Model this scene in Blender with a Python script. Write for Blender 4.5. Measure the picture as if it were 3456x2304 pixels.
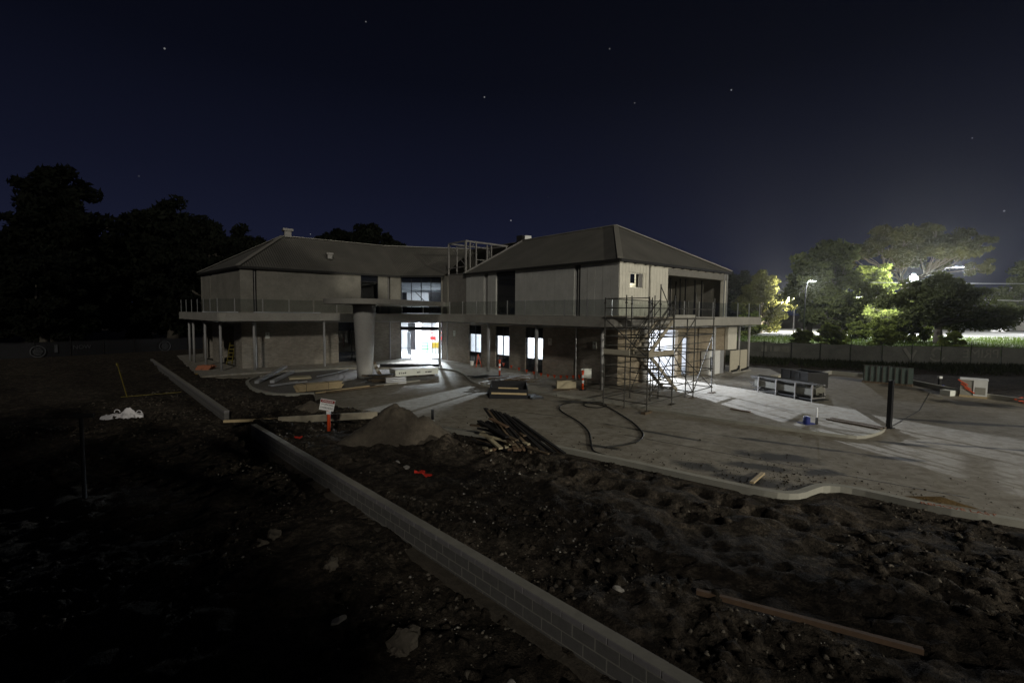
import bpy, bmesh, math, random
import numpy as np
from mathutils import Vector, Matrix
for _o in list(bpy.data.objects): bpy.data.objects.remove(_o, do_unlink=True)
SC = bpy.context.scene
COL = SC.collection
R = math.radians
# ------------------------------------------------------------------ camera
cam = bpy.data.cameras.new('camera'); cam.sensor_width = 36.0; cam.lens = 16.5
cam.clip_start = 0.1; cam.clip_end = 5000
camo = bpy.data.objects.new('camera', cam); COL.objects.link(camo)
_p = math.atan(98/1584); _a = R(0.5)
_f = Vector((0, math.cos(_p), -math.sin(_p))); _r = Vector((1, 0, 0)); _u = _r.cross(_f)
_r2 = _r*math.cos(_a)+_u*math.sin(_a); _u2 = -_r*math.sin(_a)+_u*math.cos(_a)
_m = Matrix((( _r2.x,_u2.x,-_f.x,0),(_r2.y,_u2.y,-_f.y,0),(_r2.z,_u2.z,-_f.z,4.4),(0,0,0,1)))
camo.matrix_world = _m
SC.camera = camo
# ------------------------------------------------------------------ night sky
world = bpy.data.worlds.new('World'); SC.world = world; world.use_nodes = True
wt = world.node_tree; wt.nodes.clear()
def wn(t, **k):
    n = wt.nodes.new(t)
    for a, b in k.items(): setattr(n, a, b)
    return n
w_tc = wn('ShaderNodeTexCoord'); w_sep = wn('ShaderNodeSeparateXYZ'); w_ramp = wn('ShaderNodeValToRGB')
wt.links.new(w_tc.outputs['Generated'], w_sep.inputs[0]); wt.links.new(w_sep.outputs['Z'], w_ramp.inputs[0])
_e = w_ramp.color_ramp.elements
_e[0].position = 0.0; _e[0].color = (.0103,.0125,.0290,1)
_e[1].position = 0.68; _e[1].color = (.0012,.0014,.0028,1)
for pos, c in ((.10,(.0088,.0108,.0265,1)),(.24,(.0054,.0066,.0165,1)),(.42,(.0025,.0031,.0074,1))):
    el = _e.new(pos); el.color = c
w_vor = wn('ShaderNodeTexVoronoi'); w_vor.inputs['Scale'].default_value = 21.0
w_lt = wn('ShaderNodeMath', operation='LESS_THAN'); w_lt.inputs[1].default_value = .029
w_sc = wn('ShaderNodeSeparateColor'); w_pw = wn('ShaderNodeMath', operation='POWER'); w_pw.inputs[1].default_value = 2.6
w_mu = wn('ShaderNodeMath', operation='MULTIPLY'); w_mu2 = wn('ShaderNodeMath', operation='MULTIPLY'); w_mu2.inputs[1].default_value = .30
w_add = wn('ShaderNodeMix', data_type='RGBA', blend_type='ADD'); w_add.inputs['Factor'].default_value = 1.0
w_bg = wn('ShaderNodeBackground'); w_out = wn('ShaderNodeOutputWorld')
wt.links.new(w_tc.outputs['Generated'], w_vor.inputs['Vector']); wt.links.new(w_vor.outputs['Distance'], w_lt.inputs[0])
wt.links.new(w_vor.outputs['Color'], w_sc.inputs[0]); wt.links.new(w_sc.outputs[0], w_pw.inputs[0])
wt.links.new(w_lt.outputs[0], w_mu.inputs[0]); wt.links.new(w_pw.outputs[0], w_mu.inputs[1]); wt.links.new(w_mu.outputs[0], w_mu2.inputs[0])
wt.links.new(w_ramp.outputs[0], w_add.inputs['A']); wt.links.new(w_mu2.outputs[0], w_add.inputs['B'])
wt.links.new(w_add.outputs['Result'], w_bg.inputs[0]); wt.links.new(w_bg.outputs[0], w_out.inputs[0])
w_bg.inputs[1].default_value = 1.0
# ------------------------------------------------------------------ one distant light from behind the camera (moon / town glow)
sun = bpy.data.lights.new('moon', 'SUN'); sun.energy = .62; sun.angle = R(4.0); sun.color = (1.0, .95, .84)
suno = bpy.data.objects.new('moon', sun); COL.objects.link(suno)
SUN_EL = R(25); _h = Vector((.20, -.98, 0)).normalized()
_from = Vector((_h.x*math.cos(SUN_EL), _h.y*math.cos(SUN_EL), math.sin(SUN_EL)))
suno.rotation_euler = _from.to_track_quat('Z', 'Y').to_euler(); suno.location = (10, -40, 30)
SC.view_settings.view_transform = 'Standard'; SC.view_settings.look = 'None'
SC.view_settings.exposure = 0.0; SC.view_settings.gamma = 1.0; SC.view_settings.use_curve_mapping = False
SC.cycles.max_bounces = 6; SC.cycles.diffuse_bounces = 3; SC.cycles.glossy_bounces = 2
SC.cycles.transparent_max_bounces = 12; SC.cycles.sample_clamp_indirect = 4.0; SC.cycles.sample_clamp_direct = 0
SC.cycles.caustics_reflective = False; SC.cycles.caustics_refractive = False
try:
    SC.cycles.use_denoising = True
except Exception: pass
# ------------------------------------------------------------------ helpers
W = {}
def reg(o, parent, loc):
    o.parent = parent
    base = W.get(parent, Vector((0,0,0)))
    o.location = Vector(loc) - base
    W[o] = Vector(loc)
def tag(o, label=None, cat=None, group=None, kind=None):
    if label: o['label'] = label
    if cat: o['category'] = cat
    if group: o['group'] = group
    if kind: o['kind'] = kind
    return o
def thing(name, label, cat, loc=(0,0,0), group=None, rotz=0):
    o = bpy.data.objects.new(name, None); COL.objects.link(o); o.empty_display_size = .2
    o.location = loc; o.rotation_euler = (0,0,rotz); W[o] = Vector(loc)
    return tag(o, label, cat, group)
def mesh_np(name, v, f, mat=None, smooth=False):
    v = np.asarray(v, dtype=np.float32); f = np.asarray(f, dtype=np.int32)
    me = bpy.data.meshes.new(name); k = f.shape[1]
    me.vertices.add(len(v)); me.vertices.foreach_set('co', v.ravel())
    me.loops.add(f.size); me.loops.foreach_set('vertex_index', f.ravel())
    me.polygons.add(len(f)); me.polygons.foreach_set('loop_start', np.arange(0, f.size, k, dtype=np.int32))
    me.update(calc_edges=True)
    if smooth: me.polygons.foreach_set('use_smooth', np.ones(len(f), dtype=bool))
    if mat: me.materials.append(mat)
    return me
class MB:
    def __init__(s): s.v = []; s.f = []
    def add(s, vs, fs):
        b = len(s.v); s.v += [tuple(q) for q in vs]; s.f += [tuple(b+i for i in q) for q in fs]; return s
    def bx(s, x0,x1,y0,y1,z0,z1):
        return s.add([(x0,y0,z0),(x1,y0,z0),(x1,y1,z0),(x0,y1,z0),(x0,y0,z1),(x1,y0,z1),(x1,y1,z1),(x0,y1,z1)],
              [(0,3,2,1),(4,5,6,7),(0,1,5,4),(1,2,6,5),(2,3,7,6),(3,0,4,7)])
    def rbox(s, c, size, rz=0, rx=0, ry=0):
        m = Matrix.Rotation(rz,3,'Z') @ Matrix.Rotation(ry,3,'Y') @ Matrix.Rotation(rx,3,'X'); c = Vector(c)
        h = [q/2 for q in size]
        vs = [c + m @ Vector((sx*h[0], sy*h[1], sz*h[2])) for sz in (-1,1) for sx,sy in ((-1,-1),(1,-1),(1,1),(-1,1))]
        return s.add(vs, [(0,3,2,1),(4,5,6,7),(0,1,5,4),(1,2,6,5),(2,3,7,6),(3,0,4,7)])
    def beam(s, P, Q, w, h, up=(0,0,1)):
        P = Vector(P); Q = Vector(Q); d = (Q-P).normalized(); up = Vector(up)
        if abs(d.dot(up)) > .98: up = Vector((1,0,0))
        a = d.cross(up).normalized()*w/2; b = a.cross(d).normalized()*h/2
        vs = [P-a-b,P+a-b,P+a+b,P-a+b,Q-a-b,Q+a-b,Q+a+b,Q-a+b]
        return s.add(vs, [(0,3,2,1),(4,5,6,7),(0,1,5,4),(1,2,6,5),(2,3,7,6),(3,0,4,7)])
    def tube(s, P, Q, r, n=8, r2=None, cap=True):
        return s.path([P,Q],[r, r if r2 is None else r2], n, cap)
    def path(s, pts, rad, n=8, cap=True):
        pts = [Vector(p) for p in pts]
        if not hasattr(rad, '__len__'): rad = [rad]*len(pts)
        b = len(s.v); prev = None
        for i, p in enumerate(pts):
            d = (pts[min(i+1,len(pts)-1)] - pts[max(i-1,0)])
            d = d.normalized() if d.length > 1e-9 else Vector((0,0,1))
            if prev is None:
                u = d.orthogonal().normalized()
            else:
                u = prev - d*prev.dot(d)
                u = u.normalized() if u.length > 1e-6 else d.orthogonal().normalized()
            prev = u; w = d.cross(u)
            for k in range(n):
                t = 2*math.pi*k/n
                s.v.append(tuple(p + (u*math.cos(t)+w*math.sin(t))*rad[i]))
        for i in range(len(pts)-1):
            for k in range(n):
                s.f.append((b+i*n+k, b+i*n+(k+1)%n, b+(i+1)*n+(k+1)%n, b+(i+1)*n+k))
        if cap:
            s.f.append(tuple(b+k for k in range(n))[::-1]); s.f.append(tuple(b+(len(pts)-1)*n+k for k in range(n)))
        return s
    def prism(s, poly, z0, z1):
        n = len(poly); ar = sum(poly[i][0]*poly[(i+1)%n][1]-poly[(i+1)%n][0]*poly[i][1] for i in range(n))
        if ar < 0: poly = poly[::-1]
        b = len(s.v); s.v += [(p[0],p[1],z0) for p in poly] + [(p[0],p[1],z1) for p in poly]
        s.f.append(tuple(b+i for i in range(n))[::-1]); s.f.append(tuple(b+n+i for i in range(n)))
        for i in range(n): j = (i+1)%n; s.f.append((b+i,b+j,b+n+j,b+n+i))
        return s
    def strip(s, pts, w0, w1, z0, z1):
        """kerb-like strip following 2d points; w0/w1 = offsets left/right of travel"""
        n = len(pts); L = []; Rr = []
        for i in range(n):
            a = Vector(pts[max(i-1,0)][:2]); c = Vector(pts[min(i+1,n-1)][:2]); d = (c-a).normalized(); nn = Vector((-d.y,d.x)); p = Vector(pts[i][:2])
            L.append(p+nn*w0); Rr.append(p-nn*w1)
        b = len(s.v)
        for i in range(n):
            s.v += [(Rr[i].x,Rr[i].y,z0),(L[i].x,L[i].y,z0),(L[i].x,L[i].y,z1),(Rr[i].x,Rr[i].y,z1)]
        for i in range(n-1):
            o = b+i*4
            for k in range(4): s.f.append((o+k, o+(k+1)%4, o+4+(k+1)%4, o+4+k)[::-1])
        s.f.append((b,b+1,b+2,b+3)); o = b+(n-1)*4; s.f.append((o+3,o+2,o+1,o))
        return s
    def mesh(s, name, mat=None, smooth=False, off=(0,0,0)):
        me = bpy.data.meshes.new(name); ox,oy,oz = off
        me.from_pydata([(x-ox,y-oy,z-oz) for x,y,z in s.v], [], s.f); me.update()
        if smooth:
            for p in me.polygons: p.use_smooth = True
        if mat: me.materials.append(mat)
        return me
    def build(s, name, mat, parent=None, loc=None, smooth=False, bevel=0):
        """vertices are world coordinates; the origin is put at loc (default: middle of the base)"""
        if loc is None:
            xs = [q[0] for q in s.v]; ys = [q[1] for q in s.v]; zs = [q[2] for q in s.v]
            loc = ((min(xs)+max(xs))/2,(min(ys)+max(ys))/2,min(zs))
        me = s.mesh(name, mat, smooth, loc); o = bpy.data.objects.new(name, me); COL.objects.link(o)
        reg(o, parent, loc)
        if bevel:
            md = o.modifiers.new('bevel','BEVEL'); md.width = bevel; md.segments = 2; md.limit_method = 'ANGLE'
        return o
    def local(s, name, mat, parent=None, loc=(0,0,0), rotz=0, smooth=False, rot=None):
        """vertices are in a frame at loc turned by rotz; parent must be unturned, or loc/rot zero under a turned parent"""
        me = s.mesh(name, mat, smooth); o = bpy.data.objects.new(name, me); COL.objects.link(o)
        reg(o, parent, loc); o.rotation_euler = rot if rot else (0,0,rotz)
        return o
    def sub(s, name, mat, parent, smooth=False):
        """a piece in its parent's own coordinates"""
        me = s.mesh(name, mat, smooth); o = bpy.data.objects.new(name, me); COL.objects.link(o); o.parent = parent
        return o
def inst(name, me, parent, loc, rot=(0,0,0), world=True, scale=None):
    o = bpy.data.objects.new(name, me); COL.objects.link(o)
    if world: reg(o, parent, loc)
    else: o.parent = parent; o.location = loc
    o.rotation_euler = rot
    if scale: o.scale = scale
    return o
def copy_tree(root, loc, rotz, label, group=None, scale=1.0):
    r = root.copy(); COL.objects.link(r); r.location = loc; r.rotation_euler = (0,0,rotz); r['label'] = label
    r.scale = (scale,)*3 if not hasattr(scale,'__len__') else scale
    if group: r['group'] = group
    for ch in list(root.children):
        c = ch.copy(); COL.objects.link(c); c.parent = r
        for g in list(ch.children):
            d = g.copy(); COL.objects.link(d); d.parent = c
    return r
def font_mesh(name, cu, mat):
    tmp = bpy.data.objects.new('tmp_font', cu); me = bpy.data.meshes.new_from_object(tmp); me.name = name; bpy.data.objects.remove(tmp); me.materials.clear(); me.materials.append(mat)
    o = bpy.data.objects.new(name, me); COL.objects.link(o); return o
def text(body, size, mat, parent, loc, rot, name='lettering', align='CENTER', mirror=False, extrude=.002):
    cu = bpy.data.curves.new(name, 'FONT'); cu.body = body; cu.size = size; cu.align_x = align; cu.align_y = 'CENTER'; cu.extrude = extrude
    o = font_mesh(name, cu, mat)
    reg(o, parent, loc); o.rotation_euler = rot
    if mirror: o.scale = (-1,1,1)
    return o
def point_light(name, loc, watts, color=(1,1,1), rad=.1, parent=None):
    l = bpy.data.lights.new(name, 'POINT'); l.energy = watts; l.color = color; l.shadow_soft_size = rad
    o = bpy.data.objects.new(name, l); COL.objects.link(o); reg(o, parent, loc); return o
def spot_light(name, loc, target, watts, cone, color=(1,1,1), rad=.1, parent=None, blend=.3):
    l = bpy.data.lights.new(name, 'SPOT'); l.energy = watts; l.color = color; l.shadow_soft_size = rad; l.spot_size = R(cone); l.spot_blend = blend
    o = bpy.data.objects.new(name, l); COL.objects.link(o); reg(o, parent, loc); o.rotation_euler = (Vector(loc)-Vector(target)).to_track_quat('Z','Y').to_euler(); return o
def area_light(name, loc, watts, sx, sy, color=(1,1,1), rot=(0,0,0), parent=None):
    l = bpy.data.lights.new(name, 'AREA'); l.shape = 'RECTANGLE'; l.size = sx; l.size_y = sy; l.energy = watts; l.color = color
    o = bpy.data.objects.new(name, l); COL.objects.link(o); reg(o, parent, loc); o.rotation_euler = rot; return o
def chaikin(pts, it=2, closed=False):
    for _ in range(it):
        q = [] if closed else [pts[0]]; n = len(pts)
        for i in range(n if closed else n-1):
            a = pts[i]; b = pts[(i+1)%n]
            q += [(.75*a[0]+.25*b[0], .75*a[1]+.25*b[1]), (.25*a[0]+.75*b[0], .25*a[1]+.75*b[1])]
        if not closed: q.append(pts[-1])
        pts = q
    return pts
# ------------------------------------------------------------------ materials
def newmat(name):
    m = bpy.data.materials.new(name); m.use_nodes = True; nt = m.node_tree; nt.nodes.clear()
    out = nt.nodes.new('ShaderNodeOutputMaterial'); b = nt.nodes.new('ShaderNodeBsdfPrincipled'); nt.links.new(b.outputs[0], out.inputs[0])
    return m, nt, b, out
def noise(nt, vec, scale, detail=5, rough=.6, dist=0):
    n = nt.nodes.new('ShaderNodeTexNoise'); n.inputs['Scale'].default_value = scale; n.inputs['Detail'].default_value = detail
    n.inputs['Roughness'].default_value = rough; n.inputs['Distortion'].default_value = dist
    if vec is not None: nt.links.new(vec, n.inputs['Vector'])
    return n.outputs['Fac']
def ramp(nt, fac, stops):
    r = nt.nodes.new('ShaderNodeValToRGB'); e = r.color_ramp.elements
    e[0].position, e[0].color = stops[0][0], (*stops[0][1],1); e[1].position, e[1].color = stops[-1][0], (*stops[-1][1],1)
    for p, c in stops[1:-1]: q = e.new(p); q.color = (*c,1)
    nt.links.new(fac, r.inputs[0]); return r.outputs[0]
def mixc(nt, fac, a, b, mode='MIX'):
    m = nt.nodes.new('ShaderNodeMix'); m.data_type = 'RGBA'; m.blend_type = mode
    for sock, val in (('Factor',fac),('A',a),('B',b)):
        s = m.inputs[sock] if sock == 'Factor' else [q for q in m.inputs if q.name == sock and q.type == 'RGBA'][0]
        if hasattr(val,'is_linked') or hasattr(val,'node'): nt.links.new(val, s)
        else: s.default_value = val if sock == 'Factor' else (*val,1)
    return [q for q in m.outputs if q.type == 'RGBA'][0]
def bump(nt, b, height, strength, dist=.02):
    n = nt.nodes.new('ShaderNodeBump'); n.inputs['Strength'].default_value = strength; n.inputs['Distance'].default_value = dist
    nt.links.new(height, n.inputs['Height']); nt.links.new(n.outputs[0], b.inputs['Normal']); return n
def coords(nt, kind='Object', scale=None):
    t = nt.nodes.new('ShaderNodeTexCoord').outputs[kind]
    if kind == 'Position': pass
    if scale:
        mp = nt.nodes.new('ShaderNodeMapping'); mp.inputs['Scale'].default_value = scale; nt.links.new(t, mp.inputs[0]); t = mp.outputs[0]
    return t
def worldpos(nt, scale=None, rotz=0):
    t = nt.nodes.new('ShaderNodeNewGeometry').outputs['Position']
    if scale or rotz:
        mp = nt.nodes.new('ShaderNodeMapping'); mp.inputs['Scale'].default_value = scale or (1,1,1); mp.inputs['Rotation'].default_value = (0,0,rotz)
        nt.links.new(t, mp.inputs[0]); t = mp.outputs[0]
    return t
def simple(name, col, rough=.7, metal=0, var=.25, nscale=3.0, bmp=0, spec=.4):
    m, nt, b, o = newmat(name); p = worldpos(nt)
    f = noise(nt, p, nscale, 6, .65); f2 = noise(nt, p, nscale*9, 3, .6)
    lo = tuple(c*(1-var) for c in col); hi = tuple(min(1,c*(1+var)) for c in col)
    c = ramp(nt, f, [(.3,lo),(.7,hi)]); c = mixc(nt, .25, c, ramp(nt, f2, [(.35,lo),(.65,hi)]))
    nt.links.new(c, b.inputs['Base Color']); b.inputs['Roughness'].default_value = rough; b.inputs['Metallic'].default_value = metal
    b.inputs['Specular IOR Level'].default_value = spec
    if bmp: bump(nt, b, f2, bmp)
    return m
def emis(name, col, s):
    m, nt, b, o = newmat(name); nt.nodes.remove(b); e = nt.nodes.new('ShaderNodeEmission'); e.inputs[0].default_value = (*col,1); e.inputs[1].default_value = s
    nt.links.new(e.outputs[0], o.inputs[0]); return m
def glass(name, tint=(.92,.95,.95), refl=.05, rough=.02, fk=.35):
    m, nt, b, o = newmat(name); nt.nodes.remove(b)
    t = nt.nodes.new('ShaderNodeBsdfTransparent'); t.inputs[0].default_value = (*tint,1)
    g = nt.nodes.new('ShaderNodeBsdfGlossy'); g.inputs['Roughness'].default_value = rough; g.inputs[0].default_value = (1,1,1,1)
    lw = nt.nodes.new('ShaderNodeLayerWeight'); lw.inputs[0].default_value = .25
    mt = nt.nodes.new('ShaderNodeMath'); mt.operation = 'MULTIPLY_ADD'; mt.inputs[1].default_value = fk; mt.inputs[2].default_value = refl
    nt.links.new(lw.outputs['Fresnel'], mt.inputs[0])
    x = nt.nodes.new('ShaderNodeMixShader'); nt.links.new(mt.outputs[0], x.inputs[0]); nt.links.new(t.outputs[0], x.inputs[1]); nt.links.new(g.outputs[0], x.inputs[2])
    nt.links.new(x.outputs[0], o.inputs[0]); return m
def brick(name, c1, c2, mortar):
    m, nt, b, o = newmat(name); t = nt.nodes.new('ShaderNodeTexCoord').outputs['Object']
    s = nt.nodes.new('ShaderNodeSeparateXYZ'); nt.links.new(t, s.inputs[0]); c = nt.nodes.new('ShaderNodeCombineXYZ')
    nt.links.new(s.outputs['X'], c.inputs['X']); nt.links.new(s.outputs['Z'], c.inputs['Y'])
    k = nt.nodes.new('ShaderNodeTexBrick'); nt.links.new(c.outputs[0], k.inputs['Vector'])
    k.inputs['Color1'].default_value = (*c1,1); k.inputs['Color2'].default_value = (*c2,1); k.inputs['Mortar'].default_value = (*mortar,1)
    k.inputs['Scale'].default_value = 1.0; k.inputs['Mortar Size'].default_value = .012; k.inputs['Brick Width'].default_value = .24; k.inputs['Row Height'].default_value = .086
    f = noise(nt, worldpos(nt), 1.1, 5); col = mixc(nt, .55, k.outputs['Color'], ramp(nt, f, [(.3,(.45,.43,.40)),(.7,(1,1,1))]), 'MULTIPLY')
    nt.links.new(col, b.inputs['Base Color']); b.inputs['Roughness'].default_value = .9
    inv = nt.nodes.new('ShaderNodeMath'); inv.operation = 'SUBTRACT'; inv.inputs[0].default_value = 1; nt.links.new(k.outputs['Fac'], inv.inputs[1])
    bump(nt, b, inv.outputs[0], .6, .01); return m
M = {}
M['brick_l'] = brick('brown_brick', (.40,.36,.30),(.28,.25,.205),(.24,.225,.20))
M['brick_r'] = brick('dark_brick', (.44,.39,.32),(.31,.275,.23),(.26,.24,.21))
M['brick_e'] = brick('tan_brick', (.42,.35,.24),(.31,.25,.17),(.26,.22,.17))
M['render_l'] = simple('cement_render', (.235,.222,.190), .9, var=.3, nscale=.7)
M['board_f'] = simple('grey_cladding', (.445,.44,.415), .85, var=.16, nscale=1.2)
M['board_e'] = simple('pale_cladding', (.66,.63,.54), .8, var=.14, nscale=1.6)
M['core'] = simple('core_wall', (.22,.205,.185), .9, var=.2)
M['conc'] = simple('fair_concrete', (.33,.315,.28), .85, var=.20, nscale=.8, bmp=.1)
M['conc_col'] = simple('column_concrete', (.36,.35,.33), .75, var=.14, nscale=1.5, bmp=.1)
M['soffit'] = simple('soffit_board', (.20,.19,.17), .9, var=.2)
M['dark'] = simple('dark_frame', (.014,.014,.016), .5, var=.2)
M['gutter'] = simple('dark_gutter', (.018,.017,.016), .6, var=.2)
M['galv'] = simple('galvanised_steel', (.42,.42,.42), .42, metal=.55, var=.12, nscale=4)
M['post'] = simple('painted_post', (.34,.335,.33), .6, var=.1)
M['steel_d'] = simple('primed_steel', (.23,.22,.21), .6, metal=.2, var=.15)
M['white'] = simple('white_wall', (.80,.81,.84), .85, var=.04)
M['white2'] = simple('white_sheet', (.74,.74,.72), .6, var=.08)
M['greyi'] = simple('grey_wall', (.33,.35,.38), .85, var=.08)
M['glass'] = glass('clear_glass'); M['rail_glass'] = glass('rail_glass', (.82,.84,.83), .012, .05, .12)
M['dglass'] = simple('tinted_glass', (.012,.014,.02), .08, var=.1, spec=.6)
M['scaf'] = simple('scaffold_tube', (.050,.047,.040), .7, metal=0, var=.35, nscale=8)
M['plank'] = simple('scaffold_board', (.30,.265,.20), .85, var=.25, nscale=5)
M['ply'] = simple('formply', (.38,.33,.22), .7, var=.2, nscale=3)
M['timber'] = simple('new_pine', (.46,.36,.21), .75, var=.18, nscale=6)
M['timber_o'] = simple('old_timber', (.10,.072,.045), .85, var=.35, nscale=6)
M['timber_r'] = simple('hardwood', (.125,.078,.048), .7, var=.25, nscale=5)
M['alu'] = simple('aluminium', (.62,.63,.66), .35, metal=.6, var=.1)
M['blackp'] = simple('black_plastic', (.012,.012,.014), .45, var=.2)
M['rubber'] = simple('black_hose', (.010,.010,.010), .5, var=.2)
M['orange'] = simple('orange_plastic', (.75,.085,.02), .5, var=.08)
M['red'] = simple('red_paint', (.55,.02,.02), .4, var=.08)
M['redspray'] = simple('red_spray_paint', (.62,.035,.02), .8, var=.3, nscale=14)
M['orangespray'] = simple('orange_spray_paint', (.30,.075,.02), .85, var=.3, nscale=20)
M['reflw'] = simple('reflective_white', (.85,.85,.85), .3, var=.03)
M['green'] = simple('green_plastic', (.08,.36,.17), .5, var=.1)
M['yellow'] = simple('yellow_plastic', (.42,.28,.02), .5, var=.1)
M['yellow_d'] = simple('dark_yellow', (.15,.12,.02), .7, var=.2)  # darker yellow for the stake and the stepladder
M['blue'] = simple('blue_paint', (.018,.03,.18), .5, var=.15)
M['bag'] = simple('white_woven_bag', (.66,.64,.66), .8, var=.15, nscale=8, bmp=.5)
M['bin'] = simple('steel_bin', (.011,.010,.010), .7, var=.3, nscale=4)
M['sheet_g'] = simple('grey_sheet', (.30,.29,.25), .7, var=.15)
M['sheet_d'] = simple('dull_sheet', (.15,.145,.12), .8, var=.25)
M['cream'] = simple('cream_panel', (.50,.46,.36), .8, var=.08)
M['gpack'] = simple('glass_pack', (.10,.13,.115), .25, var=.15, spec=.6)
M['block'] = simple('concrete_block', (.125,.12,.115), .92, var=.16, nscale=6, bmp=.3)
M['blockcap'] = simple('cap_block', (.20,.19,.195), .9, var=.14, nscale=6, bmp=.3)
M['mortar'] = simple('mortar', (.24,.23,.20), .95, var=.15)
M['stone'] = simple('sandstone_rubble', (.125,.108,.085), .95, var=.4, nscale=5, bmp=.4)
M['stone_w'] = simple('pale_rubble', (.33,.31,.28), .95, var=.2, nscale=5, bmp=.4)
M['paper'] = simple('notice_card', (.70,.72,.66), .7, var=.05)
M['ink'] = simple('black_ink', (.03,.03,.035), .8, var=.1)
M['redink'] = simple('sign_red', (.24,.03,.025), .6, var=.1)
M['brickred'] = simple('clay_brick_red', (.40,.15,.08), .85, var=.2)
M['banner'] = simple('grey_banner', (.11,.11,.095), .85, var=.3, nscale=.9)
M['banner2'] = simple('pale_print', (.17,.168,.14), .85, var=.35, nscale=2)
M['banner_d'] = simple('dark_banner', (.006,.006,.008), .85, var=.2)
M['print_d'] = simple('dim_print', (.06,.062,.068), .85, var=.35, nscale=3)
M['roadm'] = simple('light_road', (.30,.30,.29), .9, var=.12, nscale=.3)
M['housew'] = simple('house_wall', (.34,.34,.36), .85, var=.1)
M['tiles'] = simple('house_roof', (.07,.07,.085), .8, var=.2)
M['lampm'] = simple('lamp_housing', (.06,.06,.06), .5, metal=.3, var=.1)
M['flood'] = emis('lamp_lens_bright', (.95,1.0,.96), 400.0); M['lens'] = emis('lamp_lens', (.93,.95,1.0), 60.0); M['tube'] = emis('ceiling_light_lens', (.93,.96,1.0), 14.0)
M['hip'] = simple('hip_flashing', (.30,.285,.25), .5, metal=.2, var=.1)
M['blind'] = simple('pale_lining', (.85,.82,.70), .7, var=.05)
def leafmat(name, c, v=.45):
    m, nt, b, o = newmat(name); nt.nodes.remove(b); p = worldpos(nt)
    f = noise(nt, p, .55, 4, .6); g = noise(nt, p, 5.0, 2)
    lo = tuple(q*(1-v) for q in c); hi = tuple(q*(1+v) for q in c)
    col = mixc(nt, .4, ramp(nt, f, [(.3,lo),(.7,hi)]), ramp(nt, g, [(.3,lo),(.7,hi)]))
    d = nt.nodes.new('ShaderNodeBsdfDiffuse'); t = nt.nodes.new('ShaderNodeBsdfTranslucent'); x = nt.nodes.new('ShaderNodeMixShader'); x.inputs[0].default_value = .35
    nt.links.new(col, d.inputs[0]); nt.links.new(col, t.inputs[0]); nt.links.new(d.outputs[0], x.inputs[1]); nt.links.new(t.outputs[0], x.inputs[2]); nt.links.new(x.outputs[0], o.inputs[0])
    return m
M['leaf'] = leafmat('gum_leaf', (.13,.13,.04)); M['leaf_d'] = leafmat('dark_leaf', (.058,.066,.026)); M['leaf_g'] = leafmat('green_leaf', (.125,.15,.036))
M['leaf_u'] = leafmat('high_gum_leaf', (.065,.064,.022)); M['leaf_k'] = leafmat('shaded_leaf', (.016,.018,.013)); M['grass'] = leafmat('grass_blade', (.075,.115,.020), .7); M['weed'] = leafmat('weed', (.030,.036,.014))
M['bark'] = simple('grey_bark', (.075,.065,.052), .95, var=.3, nscale=3); M['bark_p'] = simple('pale_bark', (.12,.10,.07), .9, var=.25, nscale=2)
# roof sheet: corrugation runs down the slope (uv.x along the eave, metres)
def roofmat():
    m, nt, b, o = newmat('corrugated_roof'); uv = nt.nodes.new('ShaderNodeTexCoord').outputs['UV']
    s = nt.nodes.new('ShaderNodeSeparateXYZ'); nt.links.new(uv, s.inputs[0])
    a = nt.nodes.new('ShaderNodeMath'); a.operation = 'MULTIPLY'; a.inputs[1].default_value = 2*math.pi/.19; nt.links.new(s.outputs['X'], a.inputs[0])
    c = nt.nodes.new('ShaderNodeMath'); c.operation = 'SINE'; nt.links.new(a.outputs[0], c.inputs[0])
    f = noise(nt, worldpos(nt), .5, 5); col = ramp(nt, f, [(.3,(.125,.12,.105)),(.7,(.175,.165,.145))])
    g = nt.nodes.new('ShaderNodeMath'); g.operation = 'FLOOR'; d = nt.nodes.new('ShaderNodeMath'); d.operation = 'MULTIPLY'; d.inputs[1].default_value = 1/.76
    nt.links.new(s.outputs['X'], d.inputs[0]); nt.links.new(d.outputs[0], g.inputs[0]); wn_ = nt.nodes.new('ShaderNodeTexWhiteNoise'); wn_.noise_dimensions = '1D'; nt.links.new(g.outputs[0], wn_.inputs['W'])
    col = mixc(nt, .5, col, ramp(nt, wn_.outputs['Value'], [(0,(.82,.82,.82)),(1,(1.1,1.1,1.1))]), 'MULTIPLY')
    nt.links.new(col, b.inputs['Base Color']); b.inputs['Roughness'].default_value = .55; b.inputs['Metallic'].default_value = .15
    bump(nt, b, c.outputs[0], .8, .03); return m
M['roof'] = roofmat()
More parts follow.
